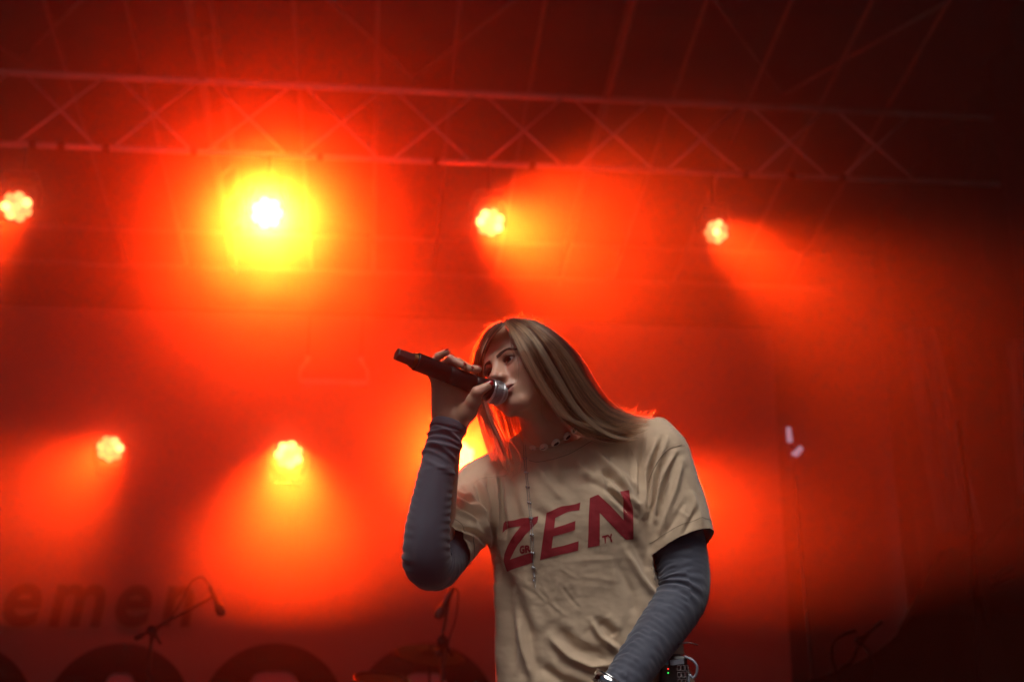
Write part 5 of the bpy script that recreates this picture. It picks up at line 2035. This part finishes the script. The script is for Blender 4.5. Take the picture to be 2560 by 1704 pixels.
# thin locks in front of the face and on the chest
wisps([[(1268, 812, -.105), (1277, 850, -.125), (1285, 900, -.130), (1290, 950, -.130), (1287, 1000, -.125), (1276, 1012, -.122)],
       [(1272, 812, -.105), (1283, 860, -.125), (1296, 905, -.128), (1297, 940, -.128), (1288, 990, -.125)]], 4, 1.2, 0.00013)
wisps([[(1357, 985, -.10), (1352, 1020, -.105), (1356, 1040, -.105), (1370, 1052, -.10), (1392, 1062, -.095)]], 3, 1.0, 0.00015)
wisps([[(1206, 1000, -.02), (1225, 1060, -.04), (1245, 1120, -.075), (1262, 1165, -.09), (1270, 1182, -.095), (1255, 1190, -.095), (1200, 1196, -.085), (1180, 1215, -.08)],
       [(1215, 1010, -.02), (1245, 1075, -.05), (1275, 1130, -.085), (1285, 1180, -.095), (1283, 1190, -.095)],
       [(1225, 1020, -.02), (1262, 1085, -.05), (1290, 1120, -.085), (1302, 1150, -.095), (1295, 1180, -.097), (1275, 1200, -.098)]], 9, 1.6, 0.00018)

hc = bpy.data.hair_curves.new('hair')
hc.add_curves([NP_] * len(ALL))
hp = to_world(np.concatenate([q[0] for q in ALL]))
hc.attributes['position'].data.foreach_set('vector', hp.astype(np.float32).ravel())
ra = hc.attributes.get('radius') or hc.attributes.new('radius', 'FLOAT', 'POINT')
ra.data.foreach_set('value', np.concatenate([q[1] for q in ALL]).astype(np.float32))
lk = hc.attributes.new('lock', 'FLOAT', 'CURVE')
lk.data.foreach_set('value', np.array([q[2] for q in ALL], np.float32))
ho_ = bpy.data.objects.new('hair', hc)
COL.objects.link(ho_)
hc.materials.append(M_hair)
ho_.parent = singer
ho_.matrix_parent_inverse = singer.matrix_basis.inverted()


# a dark under-layer of hair hugging the skull so the scalp never shows
def cap_sdf(P):
    L = s_to_head(P)
    d = s_ell(L, (0, 0.032, -0.018), (0.0755, 0.083, 0.0935))
    face = L[:, 2] - (0.036 + 0.8 * np.clip(L[:, 1] - 0.055, 0, 0.03) - 0.9 * np.clip(0.03 - L[:, 1], 0, 0.05))
    return smax(d, face, 0.012)


Vc, Fc = nets(cap_sdf, sp(1180, 1030, -0.15), sp(1440, 775, 0.15), 0.004)
nc = vnormals(Vc, Fc)
Vc = Vc + nc * (0.0014 * np.sin(s_to_head(Vc)[:, 0:1] * 900))
np_mesh('scalp_hair', Vc, Fc, mat('hair_roots', (0.075, 0.038, 0.022), 0.55, var=0.4, scale=120, stretch=(1, 1, 0.1)), singer)

# ================================================================== jewellery
def on_skin(px, py, lift):
    a, b = sp(px, py, -0.6), sp(px, py, 0.4)
    d = (b - a) / np.linalg.norm(b - a)
    hit = bvh_head.ray_cast(Vector(a), Vector(d), 2.0)
    if hit[0] is None:
        return sp(px, py, -0.03), np.array([0, 0, -1.0])
    n = np.array(hit[1])
    if n[2] > 0:
        n = -n
    return np.array(hit[0]) + n * lift, n


M_shell_w = mat('cowrie_shell', (0.85, 0.74, 0.64), 0.22, var=0.2, scale=150)
M_slit = mat('shell_opening', (0.05, 0.025, 0.02), 0.7)
M_cord = mat('choker_cord', (0.45, 0.35, 0.25), 0.8)
choker = thing('shell_choker', 'choker of small pale cowrie shells round the neck', 'necklace', tuple(to_world(sp(1370, 1112, -0.06))[0]))
spots = [(1320, 1116), (1334, 1118.5), (1360, 1114.5), (1387, 1104.5), (1414, 1089.5), (1436, 1073), (1452, 1056)]
cp = []
for i, (x, y) in enumerate(spots):
    p, n = on_skin(x, y, 0.004)
    cp.append(p)
for i, p in enumerate(cp):
    a, b = cp[max(0, i - 1)], cp[min(len(cp) - 1, i + 1)]
    al = (b - a) / np.linalg.norm(b - a)
    _, n = on_skin(*spots[i], 0)
    n = n - al * (n @ al)
    n /= np.linalg.norm(n)
    up = np.cross(n, al)
    tilt = math.radians((8, 5, 12, 18, 20, 24, 20)[i])
    al2 = al * math.cos(tilt) + up * math.sin(tilt) * (1 if up[1] > 0 else -1)
    up2 = np.cross(n, al2)
    b_ = MB()
    n1, n2 = 10, 18
    vs = []
    for j in range(n1 + 1):
        la = math.pi * j / n1
        for k in range(n2):
            lo_ = 2 * math.pi * k / n2
            x = math.cos(la)
            rr = math.sin(la) * (1 + 0.12 * x)
            q = p + al2 * 0.0106 * x + up2 * 0.0081 * rr * math.cos(lo_) + n * (0.0055 * rr * math.sin(lo_))
            vs.append(tuple(to_world(q)[0]))
    b_.v = vs
    b_.f = [(j * n2 + k, j * n2 + (k + 1) % n2, (j + 1) * n2 + (k + 1) % n2, (j + 1) * n2 + k) for j in range(n1) for k in range(n2)]
    sh = b_.build('shell', M_shell_w, choker, True)
    open_ = 0.0009 if i < 3 else 0.0030
    b2 = MB()
    pr = []
    for j in range(13):
        x = -1 + 2 * j / 12
        for sgn in (-1, 1):
            h = open_ * math.sqrt(max(0, 1 - x * x)) * sgn + 0.0005 * math.sin(x * 3)
            z = 0.0055 * math.sqrt(max(0, 1 - (x * 0.72) ** 2)) + 0.0003
            q = p + al2 * 0.0070 * x + up2 * (h + 0.0004) + n * z
            pr.append(tuple(to_world(q)[0]))
    b2.v = pr
    b2.f = [(2 * j, 2 * j + 1, 2 * j + 3, 2 * j + 2) for j in range(12)]
    b2.build('shell_opening', M_slit, sh)
MB().sweep([Vector(q) for q in to_world(np.array([g[:] for g in catmull([Vector(c - np.array([0, 0, 0.0])) for c in cp], 6)]))], 0.0012, 6).build('cord', M_cord, choker, True)

M_chain = mat('steel_chain', (0.55, 0.55, 0.58), 0.22, metal=1.0)
chain = thing('bead_chain', 'long thin steel chain with small beads hanging over the shirt front', 'necklace', tuple(to_world(sp(1318, 1125, -0.08))[0]))


def octa(b, c, r):
    c = Vector(c)
    n = 6
    vs = [c + Vector((0, 0, r))] + [c + Vector((r * 0.87 * math.cos(2 * math.pi * k / n), r * 0.87 * math.sin(2 * math.pi * k / n), z * r * 0.5)) for z in (1, -1) for k in range(n)] + [c - Vector((0, 0, r))]
    fs = [(0, 1 + k, 1 + (k + 1) % n) for k in range(n)] + [(1 + k, 1 + n + k, 1 + n + (k + 1) % n, 1 + (k + 1) % n) for k in range(n)] + [(2 * n + 1, 1 + n + (k + 1) % n, 1 + n + k) for k in range(n)]
    b.add(vs, fs)


path = [(1311, 1112), (1312.5, 1145), (1315.5, 1180), (1319, 1217), (1323, 1256), (1327, 1294), (1329.5, 1336), (1331, 1381), (1333, 1418), (1336, 1445), (1337, 1472)]
beads = [(1312.5, 1145), (1315.5, 1180), (1319, 1217), (1323.5, 1256), (1327, 1294), (1329.5, 1336), (1331, 1381), (1333.5, 1418)]
pa = np.array(path)
Lp = np.r_[0, np.cumsum(np.linalg.norm(np.diff(pa, axis=0), axis=1))]
for sgn in (-1, 1):
    b = MB()
    end = Lp[-1] if sgn > 0 else Lp[-1] - 28
    for k, s_ in enumerate(np.arange(0, end, 2.3)):
        x, y = np.interp(s_, Lp, pa[:, 0]), np.interp(s_, Lp, pa[:, 1])
        off = sgn * (2.4 + 0.5 * math.sin(s_ * 0.06)) * (1 if s_ < Lp[-1] - 75 else 0.5)
        q = on_shirt(x + off, y, 0.0016)
        if q is None:
            q = on_skin(x + off, y, 0.0016)[0]
        octa(b, to_world(q)[0], 0.00105 if k % 2 else 0.0008)
    b.build('chain_strand', M_chain, chain, True)
for x, y in beads + [(1336.5, 1441), (1334, 1450)]:
    for sgn in ((-1, 1) if y < 1430 else (0,)):
        q = on_shirt(x + sgn * 3.0, y + (0.8 * sgn), 0.0028)
        if q is None:
            q = on_skin(x + sgn * 3.0, y, 0.0028)[0]
        b = MB()
        b.lathe([(0.0027 * math.cos(t), 0.0027 * math.sin(t) + 1e-5) for t in np.linspace(0.01, 3.13, 8)], Vector(to_world(q)[0]), (0, 0, 1), 10)
        b.build('bead', M_chain, chain, True)

# ================================================================== radio pack at the hip
def at_hip(px, py, w):
    return Vector(to_world(sp(px, py, w))[0])


def slab(name, quad, w, thick, m, parent):
    f = [Vector(to_world(sp(x, y, w))[0]) for x, y in quad]
    nrm = Vector(FWD) * thick
    return MB().add([p for p in f] + [p + nrm for p in f], [(0, 1, 2, 3), (7, 6, 5, 4), (0, 4, 5, 1), (1, 5, 6, 2), (2, 6, 7, 3), (3, 7, 4, 0)]).build(name, m, parent)


HW = min(on_shirt(x, y, 0.0)[2] for x, y in ((1655, 1650), (1690, 1660), (1715, 1650), (1690, 1700)) if on_shirt(x, y, 0.0) is not None) - 0.034
M_packb = mat('pack_black', (0.012, 0.012, 0.014), 0.4, bump=0.2, bscale=300)
M_packl = mat('pack_pale_blue', (0.35, 0.38, 0.46), 0.35)
pack = thing('radio_pack', 'black radio pack with red and green lights clipped at the hip', 'radio pack', tuple(at_hip(1690, 1690, HW)))
slab('case', [(1640, 1790), (1726, 1782), (1718, 1640), (1655, 1640)], HW, 0.03, M_packb, pack).modifiers.new('bevel', 'BEVEL').width = 0.004
slab('lit_top', [(1676, 1662), (1710, 1658), (1709, 1647), (1675, 1650)], HW - 0.0035, 0.003, M_packl, pack)  # pale plate: blue light on the pack's top put into its colour
MB().lathe([(0, 0.005), (0.010, 0.005), (0.011, 0.003)], at_hip(1665, 1660, HW - 0.002), tuple(UPV), 14).build('knob', mat('pack_cyan_knob', (0.10, 0.32, 0.42), 0.4), pack, True)
for nm, y, c in (('red_light', 1671, (1, 0.03, 0.02)), ('green_light', 1681, (0.03, 0.8, 0.10))):
    slab(nm, [(1669, y + 1.0), (1672, y + 1.0), (1672, y - 1.0), (1669, y - 1.0)], HW - 0.003, 0.002, mat(nm, c, 0.3, emit=c, estr=2.5), pack)
for j in range(3):
    for i in range(3):
        cx, cy = 1697 + i * 10.2 + j * 0.8, 1668 + j * 17
        for (ax0, ay0, ax1, ay1) in ((-4, -6, 4, -6), (4, -6, 4, 6), (4, 6, -4, 6), (-4, 6, -4, -6)):
            MB().sweep([at_hip(cx + ax0, cy + ay0, HW - 0.003), at_hip(cx + ax1, cy + ay1, HW - 0.003)], 0.0009, 6).build('key_frame', M_chrome, pack)
MB().sweep([Vector(q) for q in catmull([at_hip(*q) for q in ((1712, 1640, HW), (1730, 1648, HW - .01), (1742, 1664, HW - .012), (1741, 1684, HW - .01), (1732, 1693, HW - .006), (1724, 1686, HW - .004), (1722, 1710, HW - .003))], 8)], 0.0026, 8).build('cord', M_packl, pack, True)
MB().sweep([Vector(q) for q in catmull([at_hip(*q) for q in ((1690, 1612, HW), (1710, 1606, HW - .008), (1728, 1606, HW - .012), (1744, 1611, HW - .012))], 8)], [0.0012] * 24 + [0.0024], 8).build('antenna', M_packb, pack, True)

# ================================================================== haze: one closed box of even density round everything, and the smoke bank upstage
def vol_mat(name, lobes):
    m = bpy.data.materials.new(name)
    m.use_nodes = True
    nt = m.node_tree
    nt.nodes.clear()
    ho = nt.nodes.new('ShaderNodeOutputMaterial')
    add = nt.nodes.new('ShaderNodeAddShader')
    for i, (dens, g) in enumerate(lobes):            # fine droplets scatter forward, the rest all round
        hv = nt.nodes.new('ShaderNodeVolumePrincipled')
        hv.inputs['Color'].default_value = (0.9, 0.88, 0.86, 1)
        hv.inputs['Density'].default_value = dens
        hv.inputs['Anisotropy'].default_value = g
        nt.links.new(hv.outputs[0], add.inputs[i])
    nt.links.new(add.outputs[0], ho.inputs['Volume'])
    m.cycles.homogeneous_volume = True
    return m


hb = MB().box((-2.5, 5.5, 3.2), (17.5, 19.0, 10.8)).build('haze', vol_mat('thin_air_haze', ((0.001, 0.9), (0.0012, 0.2))))
tag(hb, kind='stuff')
SMK = vol_mat('stage_smoke_air', ((0.05, 0.93), (0.022, 0.5)))
smk = MB().box((-2.45, 8.85, 3.95), (12.7, 7.3, 4.6)).build('stage_smoke', SMK)
tag(smk, kind='stuff')
